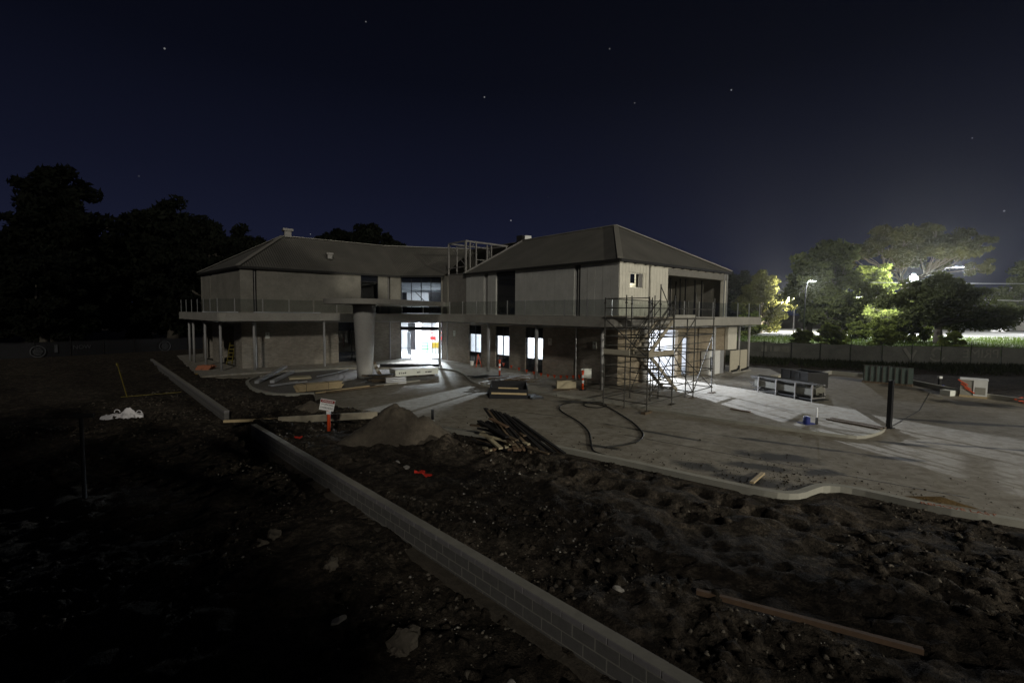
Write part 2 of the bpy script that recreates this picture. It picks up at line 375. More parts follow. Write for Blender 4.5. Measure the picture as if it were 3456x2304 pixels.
# poured concrete yard: broom streaks, mud film, wet stains with their own outlines
def yardmat(name, base, stains):
    m, nt, b, o = newmat(name); p = worldpos(nt)
    f = noise(nt, p, .35, 6, .65, .4); g = noise(nt, worldpos(nt, (.5,4.0,1), R(-38)), .8, 5, .7, .3); h = noise(nt, p, 9, 4, .7)
    lo = tuple(c*.55 for c in base); hi = tuple(c*1.25 for c in base)
    mud = (base[0]*.60, base[1]*.50, base[2]*.34)
    col = ramp(nt, f, [(.32,lo),(.68,hi)]); col = mixc(nt, .6, col, ramp(nt, g, [(.34,mud),(.60,hi)])); col = mixc(nt, .35, col, ramp(nt, h, [(.3,lo),(.7,hi)])); k2 = noise(nt, p, 2.6, 5, .7, .6); col = mixc(nt, .5, col, ramp(nt, k2, [(.38,tuple(q*.75 for q in mud)),(.60,hi)]))
    mask = None
    warp = noise(nt, p, 1.1, 5, .65)
    for (x,y,rx,ry,a) in stains:
        mp = nt.nodes.new('ShaderNodeMapping'); mp.vector_type = 'TEXTURE'; mp.inputs['Location'].default_value = (x,y,0); mp.inputs['Scale'].default_value = (rx,ry,1000); mp.inputs['Rotation'].default_value = (0,0,a)
        nt.links.new(nt.nodes.new('ShaderNodeNewGeometry').outputs['Position'], mp.inputs[0])
        ln = nt.nodes.new('ShaderNodeVectorMath'); ln.operation = 'LENGTH'; nt.links.new(mp.outputs[0], ln.inputs[0])
        ad = nt.nodes.new('ShaderNodeMath'); ad.operation = 'MULTIPLY_ADD'; ad.inputs[1].default_value = 2.2; nt.links.new(warp, ad.inputs[0]); nt.links.new(ln.outputs['Value'], ad.inputs[2])
        mr = nt.nodes.new('ShaderNodeMapRange'); mr.inputs['From Min'].default_value = 1.65; mr.inputs['From Max'].default_value = 2.15; mr.inputs['To Min'].default_value = 1; mr.inputs['To Max'].default_value = 0
        nt.links.new(ad.outputs[0], mr.inputs[0])
        if mask is None: mask = mr.outputs[0]
        else:
            mx = nt.nodes.new('ShaderNodeMath'); mx.operation = 'MAXIMUM'; nt.links.new(mask, mx.inputs[0]); nt.links.new(mr.outputs[0], mx.inputs[1]); mask = mx.outputs[0]
    if mask is not None:
        col = mixc(nt, mask, col, tuple(c*.12 for c in base))
        rr = nt.nodes.new('ShaderNodeMapRange'); rr.inputs['To Min'].default_value = .85; rr.inputs['To Max'].default_value = .8; nt.links.new(mask, rr.inputs[0]); nt.links.new(rr.outputs[0], b.inputs['Roughness'])
    else: b.inputs['Roughness'].default_value = .8
    nt.links.new(col, b.inputs['Base Color']); bump(nt, b, h, .25, .01); return m
STAINS = [(8.6,14.6,1.25,.65,-.35),(7.3,13.7,1.0,.38,-.4),(8.8,13.2,.7,.42,0),(5.6,13.6,.9,.45,-.6),(6.6,12.5,1.2,.45,-.5),(12.2,14.6,.9,.28,-.35),(3.1,15.6,.9,.22,-.5),(13.8,16.3,1.1,.22,-.4),(24,24,2.2,1.0,-.5),(9.5,16.2,3.2,.16,-.55),(17.5,15.5,3.5,.2,-.35),(19.5,19.5,3.5,.35,-.3),(5.5,17.5,2.6,.14,-.7),(3.2,23.6,1.2,.45,-.2)]
M['yard'] = yardmat('yard_concrete', (.255,.235,.195), STAINS)
M['path'] = yardmat('footpath_concrete', (.30,.285,.25), [])
M['kerb'] = simple('kerb_concrete', (.32,.31,.265), .85, var=.14, nscale=2)
# churned clay with pale crumbs
def soilmat():
    m, nt, b, o = newmat('churned_soil'); p = worldpos(nt)
    f = noise(nt, p, .45, 6, .7); g = noise(nt, p, 3.2, 6, .75); h = noise(nt, p, 22, 4, .7)
    col = ramp(nt, f, [(.34,(.016,.013,.010)),(.66,(.085,.068,.050))]); col = mixc(nt, .6, col, ramp(nt, g, [(.36,(.006,.0055,.0045)),(.50,(.040,.033,.026)),(.66,(.15,.125,.098))])); g2 = noise(nt, p, 9.0, 5, .75); col = mixc(nt, .55, col, ramp(nt, g2, [(.40,(.10,.10,.10)),(.60,(1.7,1.65,1.6))]), 'MULTIPLY')
    v = nt.nodes.new('ShaderNodeTexVoronoi'); v.inputs['Scale'].default_value = 7; nt.links.new(p, v.inputs['Vector'])
    sp = ramp(nt, v.outputs['Distance'], [(.10,(1,1,1)),(.19,(0,0,0))]); gate = ramp(nt, noise(nt, p, 1.3, 3), [(.50,(0,0,0)),(.66,(.8,.8,.8))])
    fac = mixc(nt, 1.0, sp, gate, 'MULTIPLY'); col = mixc(nt, fac, col, (.20,.185,.16))
    nt.links.new(col, b.inputs['Base Color']); b.inputs['Roughness'].default_value = .95; b.inputs['Specular IOR Level'].default_value = .2
    mx = mixc(nt, .5, mixc(nt, .4, g, g2), h); bump(nt, b, mx, 1.0, .16); return m
M['soil'] = soilmat()
def heapmat(name, a, c):
    m, nt, b, o = newmat(name); p = worldpos(nt); f = noise(nt, p, 6, 6, .7); h = noise(nt, p, 30, 4, .7)
    col = mixc(nt, .4, ramp(nt, f, [(.3,a),(.7,c)]), ramp(nt, h, [(.3,a),(.7,c)])); nt.links.new(col, b.inputs['Base Color']); b.inputs['Roughness'].default_value = .95; bump(nt, b, h, .8, .04); return m
M['heap'] = heapmat('sandy_spoil', (.045,.037,.027), (.15,.125,.095)); M['garden'] = heapmat('garden_fill', (.06,.055,.045), (.20,.185,.16)); M['sandy'] = heapmat('orange_sand', (.075,.045,.015), (.16,.10,.035))
M['turf'] = heapmat('rough_turf', (.028,.045,.012), (.075,.10,.03))
# ------------------------------------------------------------------ ground
FRONT = [(-2.56,17.76),(-.27,16.54),(1.44,15.46),(2.58,14.59),(3.76,13.74),(4.78,12.90),(5.70,12.18),(6.32,11.72),(6.80,11.46),(7.23,11.50),(7.72,11.82),(8.18,12.06),(8.68,11.95),(9.16,11.58),(9.73,10.98),(10.34,10.48),(11.19,9.97),(13.5,8.6),(18,6.0),(30,0)]
FOOT = [(-30,42.3),(-20.6,31.0),(-19.1,32.4),(-16.7,34.2),(-14.3,35.7),(-12.2,36.6),(-10.6,36.7),(-6.8,37.4),(-5.2,36.4),(-4.06,35.1),(-3.2,32.7),(-2.6,29.9),(-1.9,28.4),(-.6,27.9),(1,26.6),(2.46,25.2),(3.6,24.4),(6.6,21.8),(9,19.45),(10.3,18.42),(11.5,17.6),(12.3,17.1),(12.75,16.95),(13.5,17.33),(14.3,17.9),(14.8,18.45),(16.2,22),(17.6,26.5),(19.2,32),(21,38),(4,56),(-10,62),(-24,54),(-34,47)]
YARD = [(-20.6,31.0),(-16.9,31.0),(-16.5,29.0),(-15.8,27.9),(-14.7,26.3),(-13.1,24.9),(-12,24.45),(-10.6,25.0),(-9.6,22.8),(-7.6,21.6),(-5.2,20.4),(-3.4,18.5)] + FRONT + [(45,-6),(45,20),(26.7,24.2),(26.0,26),(26.2,28),(26.6,31),(25.6,34.4),(24.5,35.9),(18.6,31.2),(20.5,38),(0,50),(-20,40)]
ISLAND = [(-16.9,31.0),(-16.5,29.0),(-15.8,27.9),(-14.7,26.3),(-13.1,24.9),(-12,24.45),(-10.6,25.0),(-8.2,27.7),(-5.5,30.3),(-5.05,32.3),(-5.6,34.8),(-7.4,36.3),(-10.6,36.2),(-12.2,36.0),(-14.2,35.1),(-15.8,33.7)]
WALLX = ([-30,-5,5.35,17.97,20.34,41.72,90,400],[36,12.2,2.2,-10.0,-12.48,-32.2,-76,-360])
def inside(px, py, poly):
    r = np.zeros(px.shape, dtype=bool); n = len(poly)
    for i in range(n):
        x1,y1 = poly[i]; x2,y2 = poly[(i+1)%n]
        if y1 == y2: continue
        c = ((y1 > py) != (y2 > py)) & (px < (x2-x1)*(py-y1)/(y2-y1)+x1); r ^= c
    return r
_rng = np.random.default_rng(5)
_tab = _rng.random((256,256)).astype(np.float32)
def vnoise(x, y):
    xi = np.floor(x).astype(int); yi = np.floor(y).astype(int); fx = x-xi; fy = y-yi
    fx = fx*fx*(3-2*fx); fy = fy*fy*(3-2*fy)
    a = _tab[xi&255,yi&255]; b = _tab[(xi+1)&255,yi&255]; c = _tab[xi&255,(yi+1)&255]; d = _tab[(xi+1)&255,(yi+1)&255]
    return (a*(1-fx)+b*fx)*(1-fy)+(c*(1-fx)+d*fx)*fy - .5
def fbm(x, y, o=4):
    s = 0; a = 1.0
    for k in range(o): s = s + a*vnoise(x*2**k+17*k, y*2**k+31*k); a *= .55
    return s
def gheight(X, Y):
    xw = np.interp(Y, WALLX[0], WALLX[1]); dl = xw - X
    t = np.clip((dl+.40)/.27, 0, 1); t = t*t*(3-2*t)
    near = np.exp(-((X-2)**2+(Y-14)**2)/900.0)
    bumps = .17*fbm(X*.5, Y*.5, 3) + .10*fbm(X*2.3+5, Y*2.3, 3) + .19*np.abs(fbm(X*3.7, Y*3.7+8, 3))*np.clip(.6+2*fbm(X*.7+4,Y*.7,2),.15,1.3)
    ridge = .06*np.abs(fbm(X*1.4+3, Y*1.4, 3))
    z = -.12 + (bumps+ridge)*np.clip(near*1.25,.15,1)
    z = z - .48*t
    # wheel ruts across the clay
    for (x0,y0,dx,dy,w) in ((1.5,13.2,.72,-.70,.16),(2.6,13.6,.72,-.70,.16),(6.0,10.0,.55,-.83,.14),(7.1,10.2,.55,-.83,.14),(-12,14,.9,-.43,.25)):
        ax = (X-x0)*dx+(Y-y0)*dy; pd = np.abs(-(X-x0)*dy+(Y-y0)*dx + .22*vnoise(ax*.6, ax*0+x0))
        z = z - .10*np.exp(-(pd/w)**2)*(np.abs(ax) < 4.5)*(1+.7*np.sin(ax*9))
    # trench by the warning sign
    z = z - .45*np.exp(-(((X+6.3)/1.5)**2+((Y-19.0)/1.0)**2))
    dk = np.full(X.shape, 9.0)
    for i in range(len(FRONT)-1):
        (x1,y1),(x2,y2) = FRONT[i],FRONT[i+1]; L2 = (x2-x1)**2+(y2-y1)**2; tt = np.clip(((X-x1)*(x2-x1)+(Y-y1)*(y2-y1))/L2,0,1); dk = np.minimum(dk, np.hypot(X-x1-tt*(x2-x1), Y-y1-tt*(y2-y1)))
    kk = np.clip((dk-.22)/.5,0,1); z = np.where(kk < 1, np.minimum(z, -.17+.10*kk+.5*np.maximum(z,0)*kk), z)
    ins = inside(X, Y, YARD) | inside(X, Y, FOOT) | inside(X, Y, ISLAND)
    z = np.where(ins, -.45, np.minimum(z, .12))
    far = np.clip((np.hypot(X,Y)-46)/10, 0, 1)
    z = z*(1-far) + far*(-.06+.15*fbm(X*.06,Y*.06,3))
    return z
def gz(x, y): return float(gheight(np.array([float(x)]), np.array([float(y)]))[0])
def axis(lo, hi, step, far):
    a = list(np.arange(lo, hi+1e-6, step)); s = step; x = hi
    while x < far: s *= 1.22; x += s; a.append(x)
    s = step; x = lo
    while x > -far: s *= 1.22; x -= s; a.insert(0, x)
    return np.array(a)
_ax = axis(-22, 14, .10, 2500); _ay = axis(2.5, 30, .10, 2500)
_gx, _gy = np.meshgrid(_ax, _ay); _gzz = gheight(_gx, _gy)
_nx, _ny = len(_ax), len(_ay)
_idx = np.arange(_nx*_ny).reshape(_ny,_nx)
_fc = np.stack([_idx[:-1,:-1],_idx[:-1,1:],_idx[1:,1:],_idx[1:,:-1]],-1).reshape(-1,4)
ground = bpy.data.objects.new('ground', mesh_np('ground', np.stack([_gx,_gy,_gzz],-1).reshape(-1,3), _fc, M['soil'], True)); COL.objects.link(ground); tag(ground, kind='structure')
def struct(name, mb, mat, **k):
    o = mb.build(name, mat, **k); o['kind'] = 'structure'; return o
struct('yard', MB().prism(YARD, -.30, -.10), M['yard'])
footpath = struct('footpath', MB().prism(FOOT, -.32, 0), M['path'])
struct('garden_bed', MB().prism(ISLAND, -.33, -.05), M['garden'])
_rd = MB().prism([(44,93),(300,66),(300,148),(120,148),(60,140),(44,132)], -.05, .10); struct('road', _rd, M['roadm'])
_vg = MB().prism([(20,52),(34.5,44.5),(46,42.8),(75,41),(300,40),(300,65.5),(44,92),(38,132),(10,140),(16,60)], -.05, .085); struct('verge', _vg, M['turf'])
def kerb(pts, it=2, w=.16, z0=-.3, z1=.03, name='kerb'):
    return struct(name, MB().strip(chaikin(pts, it), w*.5, w*.5, z0, z1), M['kerb'])
kerb(FRONT[:-1], 1, .20, -.32, -.015)
kerb([(-6.8,37.4),(-5.2,36.4),(-4.06,35.1),(-3.2,32.7),(-2.6,29.9),(-1.9,28.4),(-.6,27.9),(1,26.6),(2.46,25.2)], 2, .16, -.3, .012)
kerb([(2.5,25.16),(3.6,24.4),(6.6,21.8),(9,19.45),(10.3,18.42),(11.5,17.6),(12.3,17.1),(12.75,16.95),(13.5,17.33),(14.3,17.9),(14.8,18.45)], 1, .17, -.3, .012)
kerb([(-16.9,31.0),(-16.5,29.0),(-15.8,27.9),(-14.7,26.3),(-13.1,24.9),(-12,24.45),(-10.6,25.0)], 2, .18, -.35, .03)
kerb([(-16.8,31.2),(-15.8,33.7),(-14.2,35.1),(-12.2,36.0),(-10.6,36.2),(-7.4,36.3)], 2, .15, -.35, .02)
kerb([(18.6,31.2),(24.5,35.9),(25.6,34.4),(26.6,31),(26.2,28),(26,26),(26.7,24.2),(36,21.5)], 0, .22, -.3, .16)
# expansion joints sawn in the yard slab
for a, b in (((14.9,18.4),(19.5,22.2)),((19.5,22.2),(24.8,27.6)),((4.2,17.2),(11.4,11.4)),((-1.5,22),(2.5,20.0))):
    struct('joint_line', MB().beam((*a,-.0975),(*b,-.0975),.035,.004), M['gutter'])
text('REMOVE LAST', .21, M['orangespray'], None, (10.28,10.54,-.0135), (0,0,R(-32)), name='kerb_lettering')
bpy.data.objects['kerb_lettering']['kind'] = 'structure'
# loose stone scattered through the clay
def stones_np(n, pts, smin, smax, seed, name, mat, zf=None):
    rg = np.random.default_rng(seed)
    base = np.array([(1,0,0),(-1,0,0),(0,1,0),(0,-1,0),(0,0,1),(0,0,-1)], dtype=np.float32)*.5
    tri = np.array([(0,2,4),(2,1,4),(1,3,4),(3,0,4),(2,0,5),(1,2,5),(3,1,5),(0,3,5)])
    s = smin*(smax/smin)**(rg.random(n)**2.2)
    sc = np.stack([s*rg.uniform(.7,1.4,n), s*rg.uniform(.7,1.4,n), s*rg.uniform(.5,.9,n)],-1)
    v = base[None]*sc[:,None,:]*rg.uniform(.75,1.25,(n,6,1)); a = rg.uniform(0,6.28,n); c,sn = np.cos(a),np.sin(a)
    t = rg.uniform(-.5,.5,n); y2 = v[...,1]*np.cos(t)[:,None]-v[...,2]*np.sin(t)[:,None]; z2 = v[...,1]*np.sin(t)[:,None]+v[...,2]*np.cos(t)[:,None]
    x3 = v[...,0]*c[:,None]-y2*sn[:,None]; y3 = v[...,0]*sn[:,None]+y2*c[:,None]
    z = gheight(pts[:,0], pts[:,1]) if zf is None else np.full(n, zf); V = np.stack([x3+pts[:,0,None], y3+pts[:,1,None], z2+z[:,None]+.1*s[:,None]],-1).reshape(-1,3)
    Fc = (tri[None]+(np.arange(n)*6)[:,None,None]).reshape(-1,3)
    o = bpy.data.objects.new(name, mesh_np(name, V, Fc, mat)); COL.objects.link(o); o['kind'] = 'stuff'; return o
def scatter(n, seed, x0, x1, y0, y1, clump=.0):
    rg = np.random.default_rng(seed); out = np.zeros((0,2))
    while len(out) < n:
        p = np.stack([rg.uniform(x0,x1,n*2), y0+(y1-y0)*rg.random(n*2)**1.3],-1)
        ok = ~(inside(p[:,0],p[:,1],YARD)|inside(p[:,0],p[:,1],FOOT)|inside(p[:,0],p[:,1],ISLAND))
        xw = np.interp(p[:,1], WALLX[0], WALLX[1]); ok &= np.abs(p[:,0]-xw) > .35
        ok &= fbm(p[:,0]*.5+9, p[:,1]*.5, 3) > clump*rg.random(len(p))
        out = np.concatenate([out, p[ok]])
    return out[:n]
tag(stones_np(6500, scatter(6500, 3, -22, 14, 3.5, 30, .15), .02, .11, 4, 'rubble', M['stone']), 'small brown stones and clods scattered over the churned soil', 'rubble')
tag(stones_np(330, scatter(330, 8, -14, 8, 4, 18, .30), .02, .10, 9, 'rubble', M['stone_w']), 'pale crumbs of broken concrete lying about the clay', 'rubble')
tag(stones_np(3600, scatter(3600, 13, -20, 14, 3.5, 26, .12), .05, .30, 14, 'clods', M['soil']), 'dark clods of turned clay heaped over the soil', 'clods', kind='stuff')
def yard_scatter(n, seed):
    rg = np.random.default_rng(seed); i = rg.integers(0, len(FRONT)-3, n); t = rg.random(n); A = np.array(FRONT)[i]; B = np.array(FRONT)[i+1]; q = A+(B-A)*t[:,None]
    q[:,1] += .2+rg.exponential(1.3, n); q[:,0] += rg.normal(0,.4,n); k = inside(q[:,0],q[:,1],YARD)&~inside(q[:,0],q[:,1],FOOT); return q[k]
_ys = yard_scatter(900, 17); tag(stones_np(len(_ys), _ys, .015, .07, 18, 'crumbs', M['soil'], -.095), 'mud crumbs dropped on the yard concrete', 'mud crumbs', kind='stuff')
# ------------------------------------------------------------------ the building
F0=(-20.35,35.25);F1=(-10.4,43.5);F2=(-6.4,43.1);F3=(6.45,28.5);B3=(16.8,36.8);B0=(-28.2,42.7);B1=(-9.8,58.0);B2=(.4,55.5)
bld = thing('two_storey_building', 'unfinished two storey building with hipped metal roof, wraparound balcony and lit rooms', 'building', (-6,44,0))
class Fr:
    def __init__(s, P, Q):
        s.P = Vector(P); s.Q = Vector(Q); s.d = (s.Q-s.P); s.L = s.d.length; s.d.normalize(); s.n = Vector((-s.d.y, s.d.x)); s.ang = math.atan2(s.d.y, s.d.x)
    def pt(s, a, d, z=0): q = s.P+s.d*a+s.n*d; return (q.x,q.y,z)
    def loc(s): return (s.P.x,s.P.y,0)
fL=Fr(F0,F1); fM=Fr(F1,F2); fR=Fr(F2,F3); fE=Fr(F3,B3); fLE=Fr(B0,F0); fBack=[Fr(B3,B2),Fr(B2,B1),Fr(B1,B0)]
def wall_mb(s0,s1,z0,z1,ops,d0,d1):
    mb = MB(); ops = sorted(ops); x = s0
    for (a,b,c,d) in ops:
        if a > x: mb.bx(x,a,d0,d1,z0,z1)
        if c > z0: mb.bx(a,b,d0,d1,z0,c)
        if d < z1: mb.bx(a,b,d0,d1,d,z1)
        x = b
    if x < s1: mb.bx(x,s1,d0,d1,z0,z1)
    return mb
def wall(name, fr, mat, z0, z1, ops=(), s0=0, s1=None, d0=0, d1=.25, parent=bld):
    return wall_mb(s0, fr.L if s1 is None else s1, z0, z1, list(ops), d0, d1).local(name, mat, parent, fr.loc(), fr.ang)
def part(name, mb, fr, mat, parent=bld): return mb.local(name, mat, parent, fr.loc(), fr.ang)
# ground floor openings (s0,s1,z0,z1)
oL = [(7.25,9.6,.02,3.45)]; oM = [(.02,3.98,0,3.42)]; oR = [(4.1,5.8,.05,3.3),(7.7,9.36,.05,3.3),(11.2,13.0,.05,3.3)]
oE = [(2.78,6.55,0,3.3),(7.08,8.02,0,2.7)]; oLE = [(.6,3.2,0,3.2),(5.4,9.0,0,3.2)]
wall('brick_wall', fL, M['brick_l'], -.05, 3.62, oL); wall('brick_wall', fM, M['brick_l'], -.05, 3.62, oM)
wall('brick_wall', fR, M['brick_r'], -.05, 3.62, oR, s1=fR.L-.02); wall('brick_wall', fE, M['brick_e'], -.05, 3.62, oE); wall('brick_wall', fLE, M['brick_l'], -.05, 3.62, oLE, s1=fLE.L-.02)
for f in fBack: wall('brick_wall', f, M['brick_l'], -.05, 3.62); wall('upper_wall', f, M['render_l'], 4.2, 7.62)
# upper openings
uL = [(.86,1.12,4.2,7.6),(9.25,10.85,4.2,7.6),(11.75,12.0,4.2,7.6)]; uM = [(.1,3.9,4.2,7.6)]
uR = [(6.22,6.66,4.2,7.6),(7.75,10.0,4.2,7.6),(15.9,16.38,4.2,7.6)]; uE = [(1.08,2.40,6.0,6.92),(2.95,3.15,4.2,7.6),(5.12,12.6,4.2,7.0)]; uLE = [(2.85,3.15,4.2,7.6)]
wall('upper_wall', fL, M['render_l'], 4.2, 7.62, uL); wall('upper_wall', fM, M['render_l'], 4.2, 7.62, uM)
uwR = wall('upper_wall', fR, M['board_f'], 4.2, 7.62, uR, s0=3.72, s1=fR.L-.02, d0=.03); uwE = wall('upper_wall', fE, M['board_e'], 4.2, 7.62, uE, d0=.03); wall('upper_wall', fLE, M['render_l'], 4.2, 7.62, uLE, s1=fLE.L-.02)
wall('lift_core_wall', fR, M['core'], 4.2, 7.62, [], s0=.9, s1=3.7, d0=.06, d1=.3)
wall('upper_wall', fR, M['render_l'], 4.2, 7.62, [], s0=.02, s1=.88, d1=.25)
# dark recesses behind the narrow slots, with downpipes
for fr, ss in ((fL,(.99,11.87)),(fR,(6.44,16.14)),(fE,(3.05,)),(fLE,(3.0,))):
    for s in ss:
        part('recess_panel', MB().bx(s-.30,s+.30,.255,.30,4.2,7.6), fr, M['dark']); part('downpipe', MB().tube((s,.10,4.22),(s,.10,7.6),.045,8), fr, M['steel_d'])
for fr, s in ((fL,.95),(fL,11.9),(fR,16.2),(fR,.95)):
    part('downpipe', MB().tube((s,-.10,.02),(s,-.10,3.5),.05,8), fr, M['galv'])
# vertical cladding boards: end wall and right-hand front, each board its own piece
def boards(fr, s0, s1, z0, z1, w, ops, mat, parent, d=-.016):
    n = max(1,int(round((s1-s0)/w))); w = (s1-s0)/n
    cache = {}
    for i in range(n):
        a = s0+i*w; b = a+w-.014; zr = [(z0,z1)]
        for (x0,x1,c,e) in ops:
            if b > x0 and a < x1:
                q = []
                for (u,v) in zr:
                    if c > u: q.append((u,min(v,c)))
                    if e < v: q.append((max(u,e),v))
                zr = [t for t in q if t[1]-t[0] > .02]
        for (u,v) in zr:
            k = (round(b-a,3),round(v-u,3))
            if k not in cache: cache[k] = MB().bx(0,b-a,d,.030,0,v-u).mesh('cladding_board', mat)
            o = bpy.data.objects.new('cladding_board', cache[k]); COL.objects.link(o); o.parent = parent; o.location = (a,random.Random(i*7+int(a*99)).uniform(-.003,.003),u)
for _a,_b in ((3.74,6.2),(6.68,7.73),(10.02,15.88),(16.4,fR.L-.03)): boards(fR, _a, _b, 4.22, 7.6, .6, [], M['board_f'], uwR)
boards(fE, .0, 2.94, 4.22, 7.6, .30, [(1.06,2.42,5.98,6.94)], M['board_e'], uwE); boards(fE, 3.17, 5.10, 4.22, 7.6, .30, [], M['board_e'], uwE)
# windows
def window(fr, s0, s1, z0, z1, name='window', panes=1, head=None, foot=None, fw=.06, rec=.08, mat=None, par=bld):
    """frame part with each pane a sub-part; opaque dark head / foot panels where the photo shows them"""
    mb = MB(); d0, d1 = rec, rec+.07
    mb.bx(s0,s0+fw,d0,d1,z0,z1).bx(s1-fw,s1,d0,d1,z0,z1).bx(s0+fw,s1-fw,d0,d1,z1-fw,z1).bx(s0+fw,s1-fw,d0,d1,z0,z0+fw)
    a, b = z0+fw, z1-fw; ss = np.linspace(s0+fw, s1-fw, panes+1)
    if foot: mb.bx(s0+fw,s1-fw,d0,d1,foot-.05,foot)
    if head: mb.bx(s0+fw,s1-fw,d0,d1,head,head+.05)
    for x in ss[1:-1]: mb.bx(x-.03,x+.03,d0-.002,d1+.002,a,b)
    o = part(name, mb, fr, M['dark'], par)
    if foot: MB().bx(s0+fw,s1-fw,d0+.02,d1-.02,a,foot-.05).sub('foot_pane', M['dglass'], o); a = foot
    if head: MB().bx(s0+fw,s1-fw,d0+.02,d1-.02,head+.05,b).sub('head_panel', M['dglass'], o); b = head
    for i in range(panes):
        l = ss[i]+(.03 if i else 0); r = ss[i+1]-(.03 if i < panes-1 else 0)
        MB().bx(l,r,d0+.025,d0+.035,a,b).sub('pane', mat or M['glass'], o)
    return o
for (a,b,c,d) in oR: window(fR, a,b,c,d, panes=2, head=2.55, foot=1.06)
window(fL, 7.25,9.6,.02,3.45, 'glazed_door', panes=2, head=2.7, foot=.9)
window(fL, 9.25,10.85,4.25,7.6, panes=1, head=6.95, foot=5.0)
window(fR, 7.75,10.0,4.25,7.6, panes=1, head=6.9, foot=5.6, mat=M['dglass'])
window(fM, .1,3.9,4.25,7.6, panes=4, head=7.05, foot=4.8)
# main entrance: fixed side lights, transom, open middle
ent = part('entrance_frame', MB().bx(.02,.08,.06,.16,0,3.42).bx(3.92,3.98,.06,.16,0,3.42).bx(.08,3.92,.06,.16,2.68,3.0).bx(.08,3.92,.06,.16,3.37,3.42).bx(.97,1.02,.07,.15,.0,2.68).bx(2.98,3.03,.07,.15,0,2.68)
   .bx(.08,.97,.07,.15,0,.07).bx(3.03,3.92,.07,.15,0,.07).bx(.08,.97,.08,.14,1.02,1.05).bx(3.03,3.92,.08,.14,1.02,1.05).bx(.97,1.02,.07,.15,3.0,3.37).bx(2.98,3.03,.07,.15,3.0,3.37), fM, M['dark'])
for (a,b,c,d) in ((.08,.97,.07,2.68),(3.03,3.92,.07,2.68),(.08,.97,3.0,3.37),(1.02,2.98,3.0,3.37),(3.03,3.92,3.0,3.37)): MB().bx(a,b,.105,.115,c,d).sub('pane', M['glass'], ent)
# small end window under the eave: one sash slid open, lit lining behind
w = part('window', MB().bx(1.08,2.40,.10,.14,6.0,6.04).bx(1.08,2.40,.10,.14,6.88,6.92).bx(1.08,1.11,.10,.14,6.04,6.88).bx(2.37,2.40,.10,.14,6.04,6.88), fE, M['white2'])
MB().bx(1.98,2.37,.06,.09,6.03,6.89).sub('sash', M['steel_d'], w); MB().bx(1.12,1.66,.135,.16,6.28,6.87).sub('pane', M['dglass'], w)
for i in range(6): MB().bx(.6,2.9,.95+.003*i,.975+.003*i,5.78+.21*i,5.97+.21*i).sub('lining_board', M['blind'], w)
area_light('lining_fill_lamp', fE.pt(1.7,.45,7.2), 16, .5,.3, (1,.97,.82), (R(50),0,fE.ang), bld).data.energy = 70  # unseen lamp added above the opening to brighten the lining boards
# big open upper room: bare studs inside, dark
for s in (6.0,7.3,8.6,9.3,10.6,11.6): part('stud', MB().bx(s,s+.07,1.2,1.29,4.2,7.0), fE, M['bin'])
for s in (6.7,8.0,9.9,11.2): part('stud', MB().bx(s,s+.07,3.2,3.29,4.2,7.0), fE, M['bin'])
part('corner_post', MB().bx(12.62,12.72,-.05,.05,4.2,7.62), fE, M['galv']); part('corner_post', MB().bx(13.0,13.1,-.06,.04,4.2,7.62), fE, M['galv']); part('lintel', MB().bx(5.1,13.2,-.035,.02,7.0,7.45), fE, M['soffit'])
part('room_partition', MB().bx(5.1,13.2,4.6,4.7,4.2,7.5), fE, M['core'])
# balcony slab with wraparound edge
EDGE = [(-28.6,40.35),(-24.2,36.15),(-21.0,33.1),(-20.14,32.3),(-19.3,32.95),(-15.6,36.05),(-12.4,38.75),(-9.8,40.5),(-7.4,40.45),(-5.9,38.75),(0,32.05),(4.9,26.45),(5.68,25.57),(6.6,26.3),(12,30.65),(17.6,35.15),(19.4,36.6)]
EDGEs = chaikin(EDGE, 2)
SLAB = EDGEs + [(16.2,40.3),(14.6,39.0),(.6,54.9),(-9.7,57.3),(-27.3,42.9),(-26.9,42.0)]
MB().prism(SLAB, 3.62, 4.2).build('balcony_slab', M['conc'], bld)
def along(pts):
    P = [Vector(p) for p in pts]; L = [0]
    for i in range(1,len(P)): L.append(L[-1]+(P[i]-P[i-1]).length)
    def at(s, off=0):
        s = min(max(s,0),L[-1]-1e-6); i = max(k for k in range(len(L)-1) if L[k] <= s); t = (s-L[i])/(L[i+1]-L[i]); d = (P[i+1]-P[i]).normalized(); n = Vector((-d.y,d.x))
        q = P[i]+(P[i+1]-P[i])*t+n*off; return q, math.atan2(d.y,d.x)
    return at, L[-1]
eat, EL = along(EDGEs)
# balustrade: posts and glass panels
pm = MB().bx(-.025,.025,-.025,.025,0,1.02).mesh('balustrade_post', M['galv'])
npan = 36; st = EL/npan; prev = None
for i in range(npan+1):
    q, a = eat(i*st, .16)
    if not (9 < i < 19 and i % 3 == 1): inst('balustrade_post', pm, bld, (q.x,q.y,4.2), (0,0,a))
    if prev is not None:
        v = q-prev; L = v.length; u = math.atan2(v.y,v.x)
        MB().bx(.06,L-.06,-.006,.006,.07,.98).local('glass_panel', M['rail_glass'], bld, (prev.x,prev.y,4.2), u)
    prev = q
MB().beam((*eat(EL*.115,.03)[0],4.245),(*eat(EL*.285,.03)[0],4.245),.06,.07).build('formwork_strip', M['alu'], bld)
